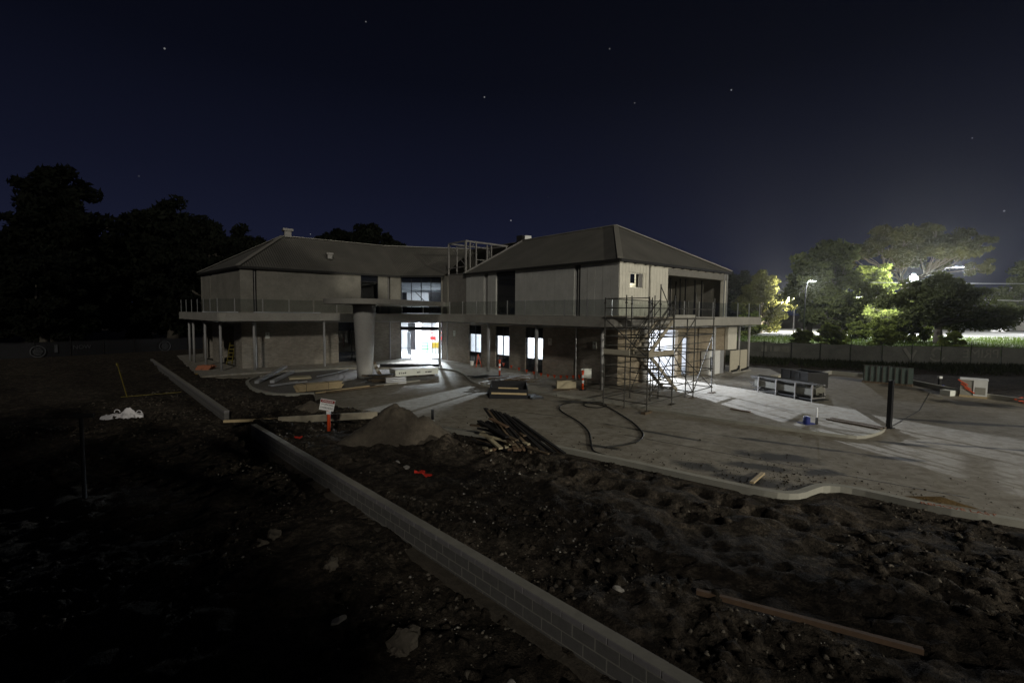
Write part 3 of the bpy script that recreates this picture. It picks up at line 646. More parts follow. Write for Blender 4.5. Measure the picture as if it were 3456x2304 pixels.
# ceiling hangers and rails under the slab
for off, z in ((.35,3.50),(1.1,3.52),(1.8,3.50)):
    for k in range(12):
        a0 = EL*k/12+.05; a1 = EL*(k+1)/12-.05; pts = [(*eat(a0+(a1-a0)*j/5,off)[0], z+.01*math.sin(k*3+j)) for j in range(6)]
        MB().path(pts, .017, 4).build('ceiling_rail', M['galv'], bld)
for k in range(40):
    s = EL*(k+.5)/40; p, a = eat(s,.3); q, a = eat(s,2.0)
    MB().beam((p.x,p.y,3.535),(q.x,q.y,3.535),.05,.03).build('ceiling_batten', M['galv'], bld)
# round posts under the balcony edge
pmr = MB().tube((0,0,0),(0,0,3.62),.11,14).mesh('post', M['post'], True); pmt = MB().tube((0,0,0),(0,0,3.62),.085,12).mesh('post', M['post'], True); pmx = MB().tube((0,0,0),(0,0,3.62),.2,18).mesh('post', M['conc_col'], True)
for me, pts in ((pmt,[(-21.0,33.75),(-23.9,36.5),(-26.5,39.0),(-27.6,40.1),(-18.85,34.25),(-14.85,37.05),(18.5,36.6),(18.55,38.3)]),(pmr,[(-6.02,39.0),(-1.75,34.75),(1.62,30.85),(5.2,26.9),(14.25,33.05)]),(pmx,[(8.42,29.78)])):
    for (x,y) in pts: inst('post', me, bld, (x,y,0))
# entrance canopy on its flared column
CAN = chaikin([(-10.1,29.0),(-8.2,29.6),(-6.9,32.3),(-4.95,40.2),(-6.4,42.9),(-10.4,43.2),(-13.6,39.2),(-13.2,33.4),(-12.2,30.0)], 3, True)
can = MB().prism(CAN, 4.86, 5.18).build('canopy', M['conc'], bld)
cs = [(0,.50),(.6,.52),(1.6,.565),(2.6,.615),(3.6,.67),(4.3,.71),(4.86,.74)]
MB().path([(-9.77,31.06,z-.02) for z,_ in cs], [r for _,r in cs], 40).build('canopy_column', M['conc_col'], bld, smooth=True)
# roof
def roof_piece(name, pts, e0, e1):
    me = bpy.data.meshes.new(name); me.from_pydata(pts, [], [tuple(range(len(pts)))]); me.update(); uv = me.uv_layers.new(name='UVMap')
    d = (Vector(e1)-Vector(e0)).normalized()
    for lp in me.loops:
        v = Vector(me.vertices[lp.vertex_index].co); uv.data[lp.index].uv = ((v-Vector(e0)).dot(d), (v-Vector(e0)-d*(v-Vector(e0)).dot(d)).length)
    me.materials.append(M['roof']); o = bpy.data.objects.new(name, me); COL.objects.link(o); reg(o, bld, (0,0,0))
    md = o.modifiers.new('thick','SOLIDIFY'); md.thickness = .06; md.offset = 1 if me.polygons[0].normal.z < 0 else -1
    return o
ZE = 7.68; o_ = .16
def cor(fa, fb, oa=o_, ob=o_, z=ZE):
    """corner of two offset wall lines"""
    p = fa.P - fa.n*oa; q = fb.P - fb.n*ob; a = fa.d; b = fb.d
    den = a.x*b.y-a.y*b.x; t = ((q.x-p.x)*b.y-(q.y-p.y)*b.x)/den; r = p+a*t; return (r.x,r.y,z)
RL=(-20.5,42.2,10.95); M1=(-13.2,48.3,11.0); M2c=(-4.5,50.9,11.1); RR=(7.95,36.8,11.15); M2r=fR.pt(3.6,6.55,11.12)
eL0 = cor(fLE,fL); eL1 = cor(fL,fM); eM2 = fR.pt(.5,-.14,ZE); eR0 = fR.pt(3.6,-o_,ZE); eR1 = cor(fR,fE); eE1 = cor(fE,fBack[0]); eB2 = cor(fBack[0],fBack[1]); eB1 = cor(fBack[1],fBack[2]); eB0 = cor(fBack[2],fLE)
rp = [roof_piece('roof_plane', [eL0,eL1,M1,RL], eL0, eL1), roof_piece('roof_plane', [eB0,eL0,RL], eB0, eL0), roof_piece('roof_plane', [eL1,eM2,M2c,M1], eL1, eM2), roof_piece('roof_plane', [eR0,eR1,RR,M2r], eR0, eR1),
      roof_piece('roof_plane', [eR1,eE1,RR], eR1, eE1), roof_piece('roof_plane', [eE1,eB2,M2c,M2r,RR], eE1, eB2), roof_piece('roof_plane', [eB2,eB1,M1,M2c], eB2, eB1), roof_piece('roof_plane', [eB1,eB0,RL,M1], eB1, eB0)]
up = lambda p, k=.05: (p[0],p[1],p[2]+k)
for a, b in ((RL,M1),(M1,M2c),(M2r,RR),(RR,eR1),(RR,eE1),(RL,eL0),(RL,eB0)): MB().beam(up(a),up(b),.34,.05).build('ridge_cap', M['hip'], bld)
MB().beam(up(eR0,.03),up(M2r,.03),.22,.10).build('verge_cap', M['steel_d'], bld)
for a, b in ((eL0,eL1),(eL1,eM2),(eR0,eR1),(eR1,eE1),(eB0,eL0)):
    MB().beam((a[0],a[1],ZE-.09),(b[0],b[1],ZE-.09),.13,.16).build('gutter', M['gutter'], bld)
# soffit closing the eaves, and roof-plane brackets along the end eave
for fr, s0, s1 in ((fL,-.1,fL.L-.1),(fM,.05,fM.L),(fR,3.6,fR.L+.1),(fE,-.1,fE.L+.1),(fLE,0,fLE.L+.1)): part('eave_soffit', MB().bx(s0,s1,-.14,-.004,7.545,7.565), fr, M['gutter'])
for i in range(12): part('gutter_bracket', MB().bx(.3+i*1.05,.42+i*1.05,-.20,-.05,7.46,7.56), fE, M['gutter'])
# steel frame standing out of the roof over the lift core
rfr = part('roof_frame', MB().bx(.90,1.02,-.02,.10,7.6,10.4).bx(3.48,3.62,-.02,.12,7.6,10.4), fR, M['steel_d'])
for (s,d,z0,z1) in ((1.0,.9,7.8,10.3),(3.55,.5,7.9,10.4),(3.55,1.15,8.1,10.4),(3.55,2.35,8.7,10.3),(3.55,2.85,8.9,10.3),(1.0,4.6,9.2,10.4),(3.55,4.6,9.8,10.4)): MB().bx(s-.05,s+.05,d-.05,d+.05,z0,z1).sub('frame_post', M['steel_d'], rfr)
for (a,b,w_) in (((.94,.05,10.44),(3.6,.05,10.44),.12),((3.55,0,10.44),(3.55,4.7,10.44),.14),((1.0,0,10.44),(1.0,4.7,10.44),.12),((.94,4.6,10.44),(3.6,4.6,10.44),.12),((1.0,.05,8.25),(3.5,.05,8.3),.07),((3.55,1.2,8.95),(3.55,2.3,8.95),.06),((1.0,.9,10.2),(3.5,.9,10.2),.07),((1.05,.05,7.7),(3.5,.05,7.7),.07),((1.0,.05,10.3),(3.5,.05,8.4),.05)): MB().beam(a,b,w_,w_).sub('frame_beam', M['steel_d'], rfr)
# roof vents
def cowl(p, s, top): 
    o = MB().rbox((p[0],p[1],p[2]), (s,s,s*1.1), .6).build('roof_vent', M['steel_d'], bld); MB().rbox((0,0,s*.75+.4*s),(s*1.5,s*1.5,s*.35),.6).sub('vent_cap', top, o)
cowl((-20.1,42.35,11.2), .55, M['steel_d']); cowl((-15.9,41.1,9.1), .38, M['steel_d'])
o = MB().rbox((.9,45.2,11.30),(.7,.9,.7),-.7).build('roof_vent', M['bin'], bld); MB().rbox((.5,-.35,.42),(.62,.30,.5),.25).sub('vent_hood', M['white2'], o)
# ------------------------------------------------------------------ rooms behind the glass
def box_wall(P, Q, z0, z1, t=.1, mat=None, name='interior_wall'): return MB().beam((P[0],P[1],(z0+z1)/2),(Q[0],Q[1],(z0+z1)/2),t,z1-z0).build(name, mat or M['white'], bld)
wall('wall_lining', fR, M['white'], .0, 3.6, oR, s0=3.8, s1=fR.L-.3, d0=.252, d1=.28); wall('wall_lining', fE, M['white'], .0, 3.6, oE, s0=.3, s1=fE.L-.3, d0=.252, d1=.28)
box_wall(fR.pt(3.75,.3)[:2], fR.pt(3.75,12.2)[:2], 0, 3.6); box_wall(fR.pt(3.9,12.2)[:2], fR.pt(fR.L-.4,12.6)[:2], 0, 3.6)
MB().prism([fR.pt(3.9,.3)[:2],fR.pt(fR.L-.3,.3)[:2],fR.pt(fR.L-.3,12.5)[:2],fR.pt(3.9,12.1)[:2]], 3.55, 3.585).build('interior_ceiling', M['white'], bld)
MB().prism([fR.pt(3.9,.3)[:2],fR.pt(fR.L-.3,.3)[:2],fR.pt(fR.L-.3,12.5)[:2],fR.pt(3.9,12.1)[:2]], .002, .012).build('interior_floor', M['greyi'], bld)
box_wall(fE.pt(6.8,.3)[:2], fE.pt(6.8,5.0)[:2], 0, 3.55)       # stub wall between opening and side door
# lobby
lb0 = fL.pt(12.3,.35)[:2]; lb1 = (-13.2,54.0); lb2 = (-4.2,54.2); lb3 = fR.pt(3.4,.35)[:2]
box_wall(lb0, lb1, 0, 3.6); box_wall(lb2, lb3, 0, 3.6)
wb = wall_mb(0, 9, 0, 3.6, [(1.2,2.2,0,3.1),(4.9,8.6,.9,3.0)], 0, .1).local('interior_wall', M['white'], bld, (lb1[0],lb1[1],0), .022)
MB().bx(1.2,2.2,.12,.16,0,3.1).sub('dark_doorway', M['dark'], wb); MB().bx(4.9,8.6,.12,.16,.9,3.0).sub('grey_screen', M['greyi'], wb)
MB().prism([lb0,lb3,lb2,lb1], 3.55, 3.585).build('interior_ceiling', M['greyi'], bld); MB().prism([lb0,lb3,lb2,lb1], .002, .012).build('interior_floor', M['white'], bld)
for (x,y) in ((-9.5,47.6),(-7.95,50.6)): MB().rbox((x,y,1.78),(.5,.5,3.54),.0).build('interior_column', M['white'], bld)
MB().rbox((-10.15,46.2,1.3),(.28,.28,2.2),0).build('interior_column', M['greyi'], bld)
# stair hall behind the upper middle window
u0 = fM.pt(-2.0,.35)[:2]; u1 = (-12.0,49.5); u2 = (-5.0,49.5); u3 = fM.pt(4.8,.9)[:2]
box_wall(u0,u1,4.2,7.5); box_wall(u1,u2,4.2,7.5); box_wall(u2,u3,4.2,7.5)
MB().prism([u0,u3,u2,u1], 7.45, 7.5).build('interior_ceiling', M['white'], bld); MB().prism([u0,u3,u2,u1], 4.205, 4.215).build('interior_floor', M['greyi'], bld)
box_wall((-8.35,47.0),(-6.0,47.0),4.2,6.35,.1,M['dark'],'interior_screen'); box_wall((-10.8,46.2),(-10.35,46.2),4.2,6.25,.1,M['dark'],'interior_screen')
MB().beam((-11.6,48.9,7.0),(-5.2,48.9,7.0),.4,.75).build('interior_bulkhead', M['greyi'], bld)
MB().beam((-9.9,48.0,6.4),(-8.7,48.0,5.2),.07,.07).build('stair_handrail', M['dark'], bld)
# lamps inside: unseen, assumed from the lit rooms and the light spilling out
def ceil_lamp(x, y, z, watts, col=(.92,.95,1.0), sx=1.2, sy=.6):
    MB().rbox((x,y,z-.015),(sx*.8,sy*.5,.03)).build('ceiling_light', M['tube'], bld)
    area_light('ceiling_lamp', (x,y,z-.05), watts, sx, sy, col, (0,0,0), bld)
for (x,y,p) in ((-9.2,46.6,520),(-7.0,49.5,520),(-10.5,51.2,420)): ceil_lamp(x,y,3.54,p)
for (s,d,p) in ((5.4,3.0,120),(8.6,3.0,140),(12.2,3.0,160),(6.5,8.5,90),(16.4,5.5,300)):
    q = fR.pt(s,d); ceil_lamp(q[0],q[1],3.54,p)
point_light('assumed_work_lamp', (5.5,42.2,2.95), 3200, (.90,.94,1.0), .10, bld)  # assumed lamp, out of view; lights the hall and the ground outside
spot_light('assumed_work_flood', (6.3,40.6,3.2), (11.2,24.5,0), 52000, 34, (.84,.90,1.0), .045, bld)  # assumed flood, unseen inside the hall, throwing light onto the paving
spot_light('patch_spot', (5.4,42.0,3.0), (-.9,30.8,0), 26000, 19, (.86,.91,1.0), .06, bld, .7)  # extra spot added to strengthen the lit patch outside the windows
spot_light('assumed_lobby_flood', (-7.8,47.6,3.45), (-8.0,38.0,0), 15000, 36, (.88,.93,1.0), .15, bld, .5)  # assumed flood, unseen in the lobby, spilling light before the entrance
for (x,y,z) in ((5.5,42.4,3.1),(6.2,40.9,3.35),(-7.8,47.85,3.5)):
    MB().rbox((x,y,z),(.4,.16,.3),-.3).build('assumed_light_head', M['bin'], bld); MB().tube((x,y,.02),(x,y,z-.14),.02,6).build('assumed_light_stand', M['bin'], bld)  # heads and stands assumed for the unseen lamps above
ceil_lamp(-8.6,46.3,7.44,170)
# cards, fittings on the outside walls
for fr, s, z in ((fL,1.77,2.45),(fR,1.95,2.5),(fR,13.72,2.38),(fR,17.68,2.35)):
    c = part('notice_card', MB().bx(s-.15,s+.15,-.03,-.004,z-.24,z+.24), fr, M['paper']); MB().bx(s-.05,s+.05,-.034,-.031,z+.04,z+.15).sub('card_fitting', M['steel_d'], c)
part('wall_panel', MB().bx(13.0,14.4,-.30,-.06,1.65,3.45), fE, M['board_e']); 
# ------------------------------------------------------------------ block retaining walls
def block_wall(P, Q, courses, label, capz=.0, foot=None):
    fr = Fr(P, Q); t = thing('block_wall', label, 'wall', (*P,capz-.1-.2*courses)); bl, bh, bw = .387, .187, .19; pitch = .40
    full = MB().bx(0,bl,-bw/2,bw/2,0,bh).mesh('block', M['block']); half = MB().bx(0,bl/2-.005,-bw/2,bw/2,0,bh).mesh('block', M['block'])
    cap = MB().bx(0,bl,-.105,.105,0,.095).mesh('cap_block', M['blockcap'])
    for me in (full,half,cap):
        bm = bmesh.new(); bm.from_mesh(me); bmesh.ops.bevel(bm, geom=bm.edges[:], offset=.006, segments=1, affect='EDGES'); bm.to_mesh(me); bm.free()
    n = int(fr.L/pitch); z0 = capz-.1-.2*courses; rr = random.Random(int(fr.L*100))
    core = MB().bx(.01,n*pitch-.01,-bw/2+.004,bw/2-.004,z0,capz-.0012); part('mortar', core, fr, M['mortar'], t)
    if foot: part('footing', MB().bx(.02,n*pitch-.02,-.30,-.097,z0-.2,foot), fr, M['heap'], t)
    for c in range(courses):
        off = pitch/2 if c % 2 == 0 else 0
        for i in range(n):
            p = fr.pt(i*pitch+(off if i or not off else 0)+.0, rr.uniform(-.003,.003), z0+c*.2)
            if off and i == 0: inst('block', half, t, fr.pt(0,0,z0+c*.2), (0,0,fr.ang)); p = fr.pt(off,0,z0+c*.2)
            if i*pitch+off+bl > n*pitch+.01: continue
            inst('block', full, t, p, (0,0,fr.ang))
    for i in range(n): inst('cap_block', cap, t, fr.pt(i*pitch, rr.uniform(-.004,.004), capz-.1), (0,0,fr.ang+rr.uniform(-.004,.004)))
    return t
block_wall((-10.0,17.97),(6.9,.50), 3, 'low grey concrete block wall running from the near foreground to the warning sign', foot=-.55)
block_wall((-12.48,20.34),(-32.2,41.72), 2, 'second low grey block wall receding behind the white bag towards the trees')
# ------------------------------------------------------------------ scaffold stair tower
sc_ = thing('scaffold_tower', 'dark steel tube scaffold with zigzag stair at the balcony corner', 'scaffold', (6.1,20.95,0))
fS = Fr((6.1,20.95),(6.1+.70*7.35,20.95+.714*7.35))
LV = (.32,1.35,2.40,3.30,4.15)
def standard(s, d, top):
    mb = MB().tube((s,d,.0),(s,d,top),.031,7)
    for z in LV+(4.9,):
        if z < top: mb.tube((s,d,z-.035),(s,d,z+.035),.055,8)
    mb.bx(s-.075,s+.075,d-.075,d+.075,.0,.008); return part('standard', mb, fS, M['scaf'], sc_)
for (s,d,t) in ((0,0,5.15),(0,1.15,5.25),(0,2.3,5.15),(2.45,0,5.3),(2.45,1.15,5.2),(2.45,2.3,5.3),(4.9,0,5.5),(4.9,2.3,5.4),(7.35,0,5.25),(7.35,2.3,5.2),(3.3,1.15,5.9),(4.75,.35,5.1),(5.0,2.0,5.0)): standard(s,d,t)
for z in LV:
    for d in (0,2.3):
        for a in (0,2.45,4.9): part('ledger', MB().tube((a,d,z),(a+2.45,d,z),.028,6), fS, M['scaf'], sc_)
    for s in (0,2.45,4.9,7.35): part('transom', MB().tube((s,0,z),(s,2.3,z),.028,6), fS, M['scaf'], sc_)
for z in (4.65,5.1):
    for a in (0,2.45,4.9): part('guard_rail', MB().tube((a,0 if z < 5 else 2.3,z),(a+2.45,0 if z < 5 else 2.3,z),.021,6), fS, M['scaf'], sc_)
    part('guard_rail', MB().tube((0,0,z),(0,2.3,z),.021,6), fS, M['scaf'], sc_)
for (a,b) in (((4.9,0,.32),(7.35,0,3.3)),((7.35,0,.32),(7.35,2.3,2.4)),((2.45,2.3,.3),(4.9,2.3,3.3)),((0,0,2.4),(0,2.3,4.15)),((4.9,2.3,2.4),(7.35,2.3,.3)),((0,.05,.3),(2.4,.05,2.4)),((2.5,.02,2.45),(4.85,.02,.35))): part('brace', MB().tube(a,b,.026,6), fS, M['scaf'], sc_)
for z in (.85,1.9,2.85,3.72):
    part('ledger', MB().tube((0,0,z),(7.35,0,z+.04),.024,6), fS, M['scaf'], sc_); part('ledger', MB().tube((0,2.3,z),(4.9,2.3,z-.03),.024,6), fS, M['scaf'], sc_); part('transom', MB().tube((0,0,z),(0,2.3,z),.024,6), fS, M['scaf'], sc_)
for (a,b) in (((2.45,0,2.4),(4.9,0,4.15)),((0,1.15,2.5),(2.45,1.15,4.6)),((.2,.1,3.3),(2.9,.1,5.2)),((4.9,1.15,4.15),(3.3,1.15,5.8)),((2.45,2.3,2.4),(4.9,2.3,4.9)),((1.2,.6,2.5),(3.4,.6,4.7))): part('brace', MB().tube(a,b,.026,6), fS, M['scaf'], sc_)
for i in range(9): part('deck_board', MB().bx(-.05,2.5,.05+i*.25,.28+i*.25,2.43,2.47), fS, M['plank'], sc_)
part('toe_board', MB().bx(0,2.45,-.05,-.02,2.44,2.66), fS, M['plank'], sc_); part('toe_board', MB().bx(2.47,2.50,.0,2.3,2.30,2.55), fS, M['ply'], sc_); part('toe_board', MB().bx(-.07,-.04,.9,2.3,2.47,2.70), fS, M['cream'], sc_)
for i in range(5): part('deck_board', MB().bx(2.6,7.2,1.16+i*.23,1.37+i*.23,4.17,4.21), fS, M['plank'], sc_)
for i in range(4): part('deck_board', MB().bx(2.9+i*.24,3.12+i*.24,2.1,4.3,4.22,4.26), fS, M['plank'], sc_)
def stair(s0,z0,s1,z1,d0,d1,n):
    for d in (d0,d1):
        part('stringer', MB().beam((s0,d,z0),(s1,d,z1),.05,.2), fS, M['plank'], sc_); part('handrail', MB().tube((s0,d,z0+.95),(s1,d,z1+.95),.02,6), fS, M['scaf'], sc_); part('handrail', MB().tube((s0,d,z0+.5),(s1,d,z1+.5),.02,6), fS, M['scaf'], sc_)
    for i in range(n):
        t = (i+.5)/n; s = s0+(s1-s0)*t; z = z0+(z1-z0)*t+.03; part('tread', MB().bx(s-.12,s+.12,d0+.03,d1-.03,z-.02,z+.02), fS, M['plank'], sc_)
stair(5.9,.12,2.5,2.40,1.35,2.15,10); stair(.35,2.5,2.85,4.15,.18,.95,8)
part('shade_sheet', MB().bx(2.5,4.8,-.035,-.028,4.2,4.35), fS, M['sheet_g'], sc_)
for (s,d) in ((0,0),(2.45,0),(4.9,0),(7.35,0),(7.35,2.3),(4.9,2.3)): part('sole_board', MB().bx(s-.32,s+.32,d-.11,d+.11,-.0995 if d < .5 and s < 2.5 else .003,.0 if d < .5 and s < 2.5 else .03), fS, M['timber_o'], sc_)
# ------------------------------------------------------------------ stores on the yard
st = thing('tube_stillage', 'grey steel stillage loaded with long scaffold tubes on the lit paving', 'stillage', (14.6,25.1,0)); fT = Fr((13.95,26.9),(15.25,23.35)); Lt = fT.L
for s in (.35,1.5,2.65,3.6):
    for d in (0,.85): part('upright', MB().bx(s-.03,s+.03,d-.03,d+.03,0,.86), fT, M['steel_d'], st)
    part('cross_bar', MB().bx(s-.03,s+.03,.03,.82,.16,.22), fT, M['steel_d'], st)
part('side_sheet', MB().bx(.05,Lt-.2,.035,.05,.33,.66), fT, M['sheet_d'], st); part('side_sheet', MB().bx(.1,Lt-.3,.8,.815,.30,.80), fT, M['sheet_d'], st)
_r7 = random.Random(7)
for i in range(14):
    d = .13+.11*(i%6); z = .26+.10*(i//6); a = _r7.uniform(-.45,.05); part('tube', MB().tube((a,d,z),(Lt+_r7.uniform(-.35,.3),d,z),.026,7), fT, M['scaf'], st)
for i in range(6): a = _r7.uniform(-.3,.1); part('tube', MB().tube((a,.15+.11*i,.70),(Lt-.6+_r7.uniform(-.3,.3),.15+.11*i,.72),.026,7), fT, M['scaf'], st)
for i in range(12): a = _r7.uniform(-.45,.1); part('tube', MB().tube((a,.05+.07*i,.79+.05*(i%2)),(Lt-.4+_r7.uniform(-.6,.5),.05+.07*i+_r7.uniform(-.05,.05),.79+.05*(i%2)+_r7.uniform(-.02,.04)),.03,7), fT, M['scaf'], st)
part('bundle_sheet', MB().rbox((Lt-.25,.42,.60),(.35,.7,.36),.1,.2), fT, M['sheet_d'], st); part('tray', MB().bx(.0,Lt+.1,.0,.85,.10,.14), fT, M['bin'], st)
b = thing('steel_bin', 'dark open steel bin behind the tube stillage', 'bin', (17.5,28.3,0)); fB = Fr((17.0,29.4),(17.35,27.1)); 
part('body', MB().bx(0,2.2,0,.05,.12,1.02).bx(0,2.2,1.25,1.3,.12,1.02).bx(0,.05,.05,1.25,.12,1.02).bx(2.15,2.2,.05,1.25,.12,1.02).bx(.05,2.15,.05,1.25,.12,.16), fB, M['bin'], b)
for s in (.3,1.8): part('runner', MB().bx(s,s+.12,0,1.3,0,.118), fB, M['bin'], b)
for s in (.0,.73,1.46,2.14): part('rib', MB().bx(s,s+.06,-.04,-.002,.12,1.04), fB, M['bin'], b)
part('rim', MB().bx(-.03,2.23,-.06,-.002,1.0,1.06), fB, M['bin'], b); part('lug', MB().bx(-.35,.0,.3,.4,.55,.63), fB, M['bin'], b)
gp = thing('glass_stillage', 'row of upright greenish glass sheets strapped on a stand by the far kerb', 'stillage', (24.6,30.7,-.1)); fG = Fr((23.65,31.5),(25.5,29.6))
part('base', MB().bx(0,2.6,0,.7,-.1,.02), fG, M['timber_o'], gp)
for i in range(7): part('sheet', MB().bx(.05+.04*i,2.35+.04*i,.06+.08*i,.085+.08*i,.03,1.06-.03*(i%3)), fG, M['gpack'], gp)
for i in range(8): part('strap_post', MB().bx(.1+.32*i,.15+.32*i,.0,.05,.02,1.12-.02*i), fG, M['scaf'], gp)
part('top_rail', MB().bx(.0,2.6,.0,.04,1.07,1.11), fG, M['scaf'], gp)
wp = thing('wrapped_crate', 'white plastic wrapped crate with orange straps near the far kerb', 'crate', (25.9,26.0,-.1)); fW = Fr((25.2,26.2),(26.3,25.1))
part('pallet', MB().bx(0,1.1,0,1.0,-.1,.02), fW, M['timber'], wp); part('load', MB().bx(.02,1.08,.02,.98,.02,.86), fW, M['sheet_g'], wp); part('wrap', MB().bx(.55,1.10,-.012,1.0,.02,.9), fW, M['white2'], wp); part('cap_sheet', MB().bx(-.02,1.12,-.02,1.02,.865,.92), fW, M['white2'], wp)
for s,z in ((.25,.5),(.4,.3),(.12,.72)): part('strap', MB().rbox((s,-.02,z),(.5,.012,.05),0,0,.6), fW, M['orange'], wp)
part('side_panel', MB().bx(.62,1.03,-.022,-.014,.1,.5), fW, M['sheet_g'], wp)
# steel post and small fittings
p = thing('steel_post', 'tall black square steel post standing at the kerb corner', 'post', (15.19,18.64,-.1)); MB().rbox((15.19,18.64,.86),(.15,.15,1.92),.5).build('shaft', M['blackp'], p); MB().rbox((15.19,18.64,-.085),(.3,.3,.02),.5).build('base_plate', M['bin'], p)
v = thing('valve_cover', 'blue capped water valve riser on the lit paving', 'valve', (12.0,18.85,0)); MB().tube((12.0,18.85,.0),(12.0,18.85,.26),.13,14).build('riser', M['blue'], v, smooth=False); MB().rbox((12.0,18.85,.015),(.5,.42,.03),.3).build('collar', M['blue'], v); MB().tube((12.0,18.85,.262),(12.0,18.85,.30),.10,10).build('cap', M['blue'], v)
k = thing('marker_stake', 'short black and white stake beside the blue valve', 'stake', (12.33,18.72,0)); MB().rbox((12.33,18.72,.14),(.09,.05,.28),.2).build('foot', M['blackp'], k); MB().rbox((12.33,18.72,.47),(.035,.03,.38),.2).build('tip', M['reflw'], k)
def board_thing(name, label, cat, P, Q, w, h, mat, group=None):
    o = MB().beam(P, Q, w, h).build(name, mat); tag(o, label, cat, group); return o
board_thing('plank', 'old dark plank lying flat inside the curved kerb nose', 'plank', (13.35,19.6,.03),(14.35,17.95,.03),.24,.05,M['timber_o'])
board_thing('plank', 'second dark plank close beside the one in the kerb nose', 'plank', (13.62,19.75,.03),(14.62,18.1,.03),.2,.05,M['timber_o'])
board_thing('plank', 'short red brown plank on the paving near the scaffold foot', 'plank', (10.2,21.6,.025),(10.75,20.9,.025),.16,.04,M['timber_r'])
board_thing('plank', 'new pine plank leaning from the clay onto the front kerb', 'plank', (6.30,12.02,.02),(7.12,13.0,-.06),.10,.05,M['timber'])
_zb = max(gz(2.97,7.21),gz(4.2,6.6),gz(5.43,5.93))+.05
board_thing('timber_beam', 'long weathered square timber beam lying on the foreground clay', 'beam', (2.97,7.21,_zb),(5.45,5.92,_zb),.075,.075,M['timber_r'])
# bollards
def bollard(loc, label):
    t = thing('bollard', label, 'bollard', loc, 'orange safety bollards'); x,y,z = loc
    MB().tube((x,y,z),(x,y,z+.05),.2,10,.17).build('base', M['blackp'], t); MB().path([(x,y,z+.05),(x,y,z+.42),(x,y,z+.62),(x,y,z+.9),(x,y,z+1.02)],[.065,.062,.058,.055,.055],12).build('tube', M['orange'], t, smooth=True)
    for q in (.40,.70): MB().tube((x,y,z+q),(x,y,z+q+.17),.068,12).build('reflective_band', M['reflw'], t)
    MB().path([(x,y,z+1.02),(x,y,z+1.05),(x,y,z+1.11),(x,y,z+1.14)],[.05,.085,.085,.045],12).build('knob', M['orange'], t); return t
bollard((-.84,32.21,0), 'orange and white bollard standing in the bright patch of window light'); bollard((4.06,26.65,0), 'orange bollard in front of a white board by the brick wall')
o = tag(MB().rbox((4.32,27.05,.92),(.62,.03,.55),.15).build('white_board', M['paper']), 'blank white board hung behind an orange bollard', 'board')
MB().rbox((0,0,-.32),(.05,.025,.66),.15).sub('stake', M['timber_o'], o)
# bunting
bu = thing('bunting', 'string of small orange flags sagging between two bollards', 'bunting', (1.5,29.4,0)); pts = []
for i in range(25):
    t = i/24; pts.append((-.84+4.9*t+.5*math.sin(3.14*t), 32.21-5.56*t+.6*math.sin(3.14*t), 1.0-.12*t-.45*math.sin(math.pi*t)))
MB().path(pts, .006, 4).build('cord', M['blackp'], bu)
for i in range(1,24,2):
    x,y,z = pts[i]; MB().add([(x-.09,y+.09,z),(x+.09,y-.09,z),(x,y+.01,z-.24),(x-.087,y+.093,z),(x+.093,y-.087,z),(x+.003,y+.013,z-.24)],[(0,1,2),(5,4,3),(0,3,4,1),(1,4,5,2),(2,5,3,0)]).build('flag', M['orange'], bu)
# black formwork tub
ft = thing('formwork_tub', 'black plywood formwork tub with a pale timber strip across its front', 'formwork', (-.2,25.3,-.1)); 
MB().bx(-1.15,.85,24.25,24.3,-.1,.40).bx(-1.15,.85,26.3,26.35,-.1,.55).bx(-1.15,-1.1,24.3,26.3,-.1,.48).bx(.8,.85,24.3,26.3,-.1,.48).bx(-1.1,.8,24.3,26.3,-.1,.1).build('body', M['blackp'], ft)
MB().beam((-1.05,24.22,.20),(.78,24.20,.17),.05,.09).build('front_strip', M['timber'], ft); MB().beam((-.7,24.6,.42),(.35,24.6,.40),.06,.06).build('top_strip', M['timber'], ft)
MB().rbox((1.15,24.7,-.05),(.7,1.1,.1),.4).build('side_sheet', M['blackp'], ft)
def pile(name, label, cat, cx, cy, z, n, L, spread, mat, seed, dirn=None, up_=.4, part_='board', w=.1, h=.045):
    t = thing(name, label, cat, (cx,cy,z)); rr = random.Random(seed)
    for i in range(n):
        a = (dirn if dirn is not None else 0)+rr.gauss(0,.35); l = L*rr.uniform(.6,1.1); x = cx+rr.uniform(-spread,spread); y = cy+rr.uniform(-spread,spread)*.7; zz = z+.03+up_*i/n
        ti = rr.uniform(-.06,.10)
        MB().beam((x-l/2*math.cos(a),y-l/2*math.sin(a),zz),(x+l/2*math.cos(a),y+l/2*math.sin(a),zz+ti),w*rr.uniform(.6,1.4),h).build(part_, mat if not isinstance(mat,(list,tuple)) else rr.choice(mat), t)
    return t
pile('timber_pile', 'low heap of old timber offcuts and battens behind the black tub', 'timber pile', -.1,29.0,0, 26, 2.4, .8, [M['timber_o'],M['timber_o'],M['alu']], 3, .25, .38)
pile('cable_bundle', 'dark bundle of conduits lying in the bright window light', 'conduits', -2.0,31.2,0, 9, 1.7, .25, M['blackp'], 5, .15, .12, 'conduit', .05, .05)
fb = thing('formwork_block', 'pale plywood formwork box on the path near the sign bollard', 'formwork', (3.15,26.9,0)); MB().bx(2.6,3.7,26.72,26.78,.06,.46).bx(2.6,3.7,27.2,27.26,.06,.46).bx(2.6,2.66,26.78,27.2,.06,.46).bx(3.64,3.7,26.78,27.2,.06,.46).build('sides', M['ply'], fb); MB().bx(2.5,3.8,26.75,27.25,0,.055).build('base', M['timber_o'], fb); MB().bx(2.35,3.3,26.4,26.6,-.0,.06).build('loose_batten', M['timber_o'], fb)
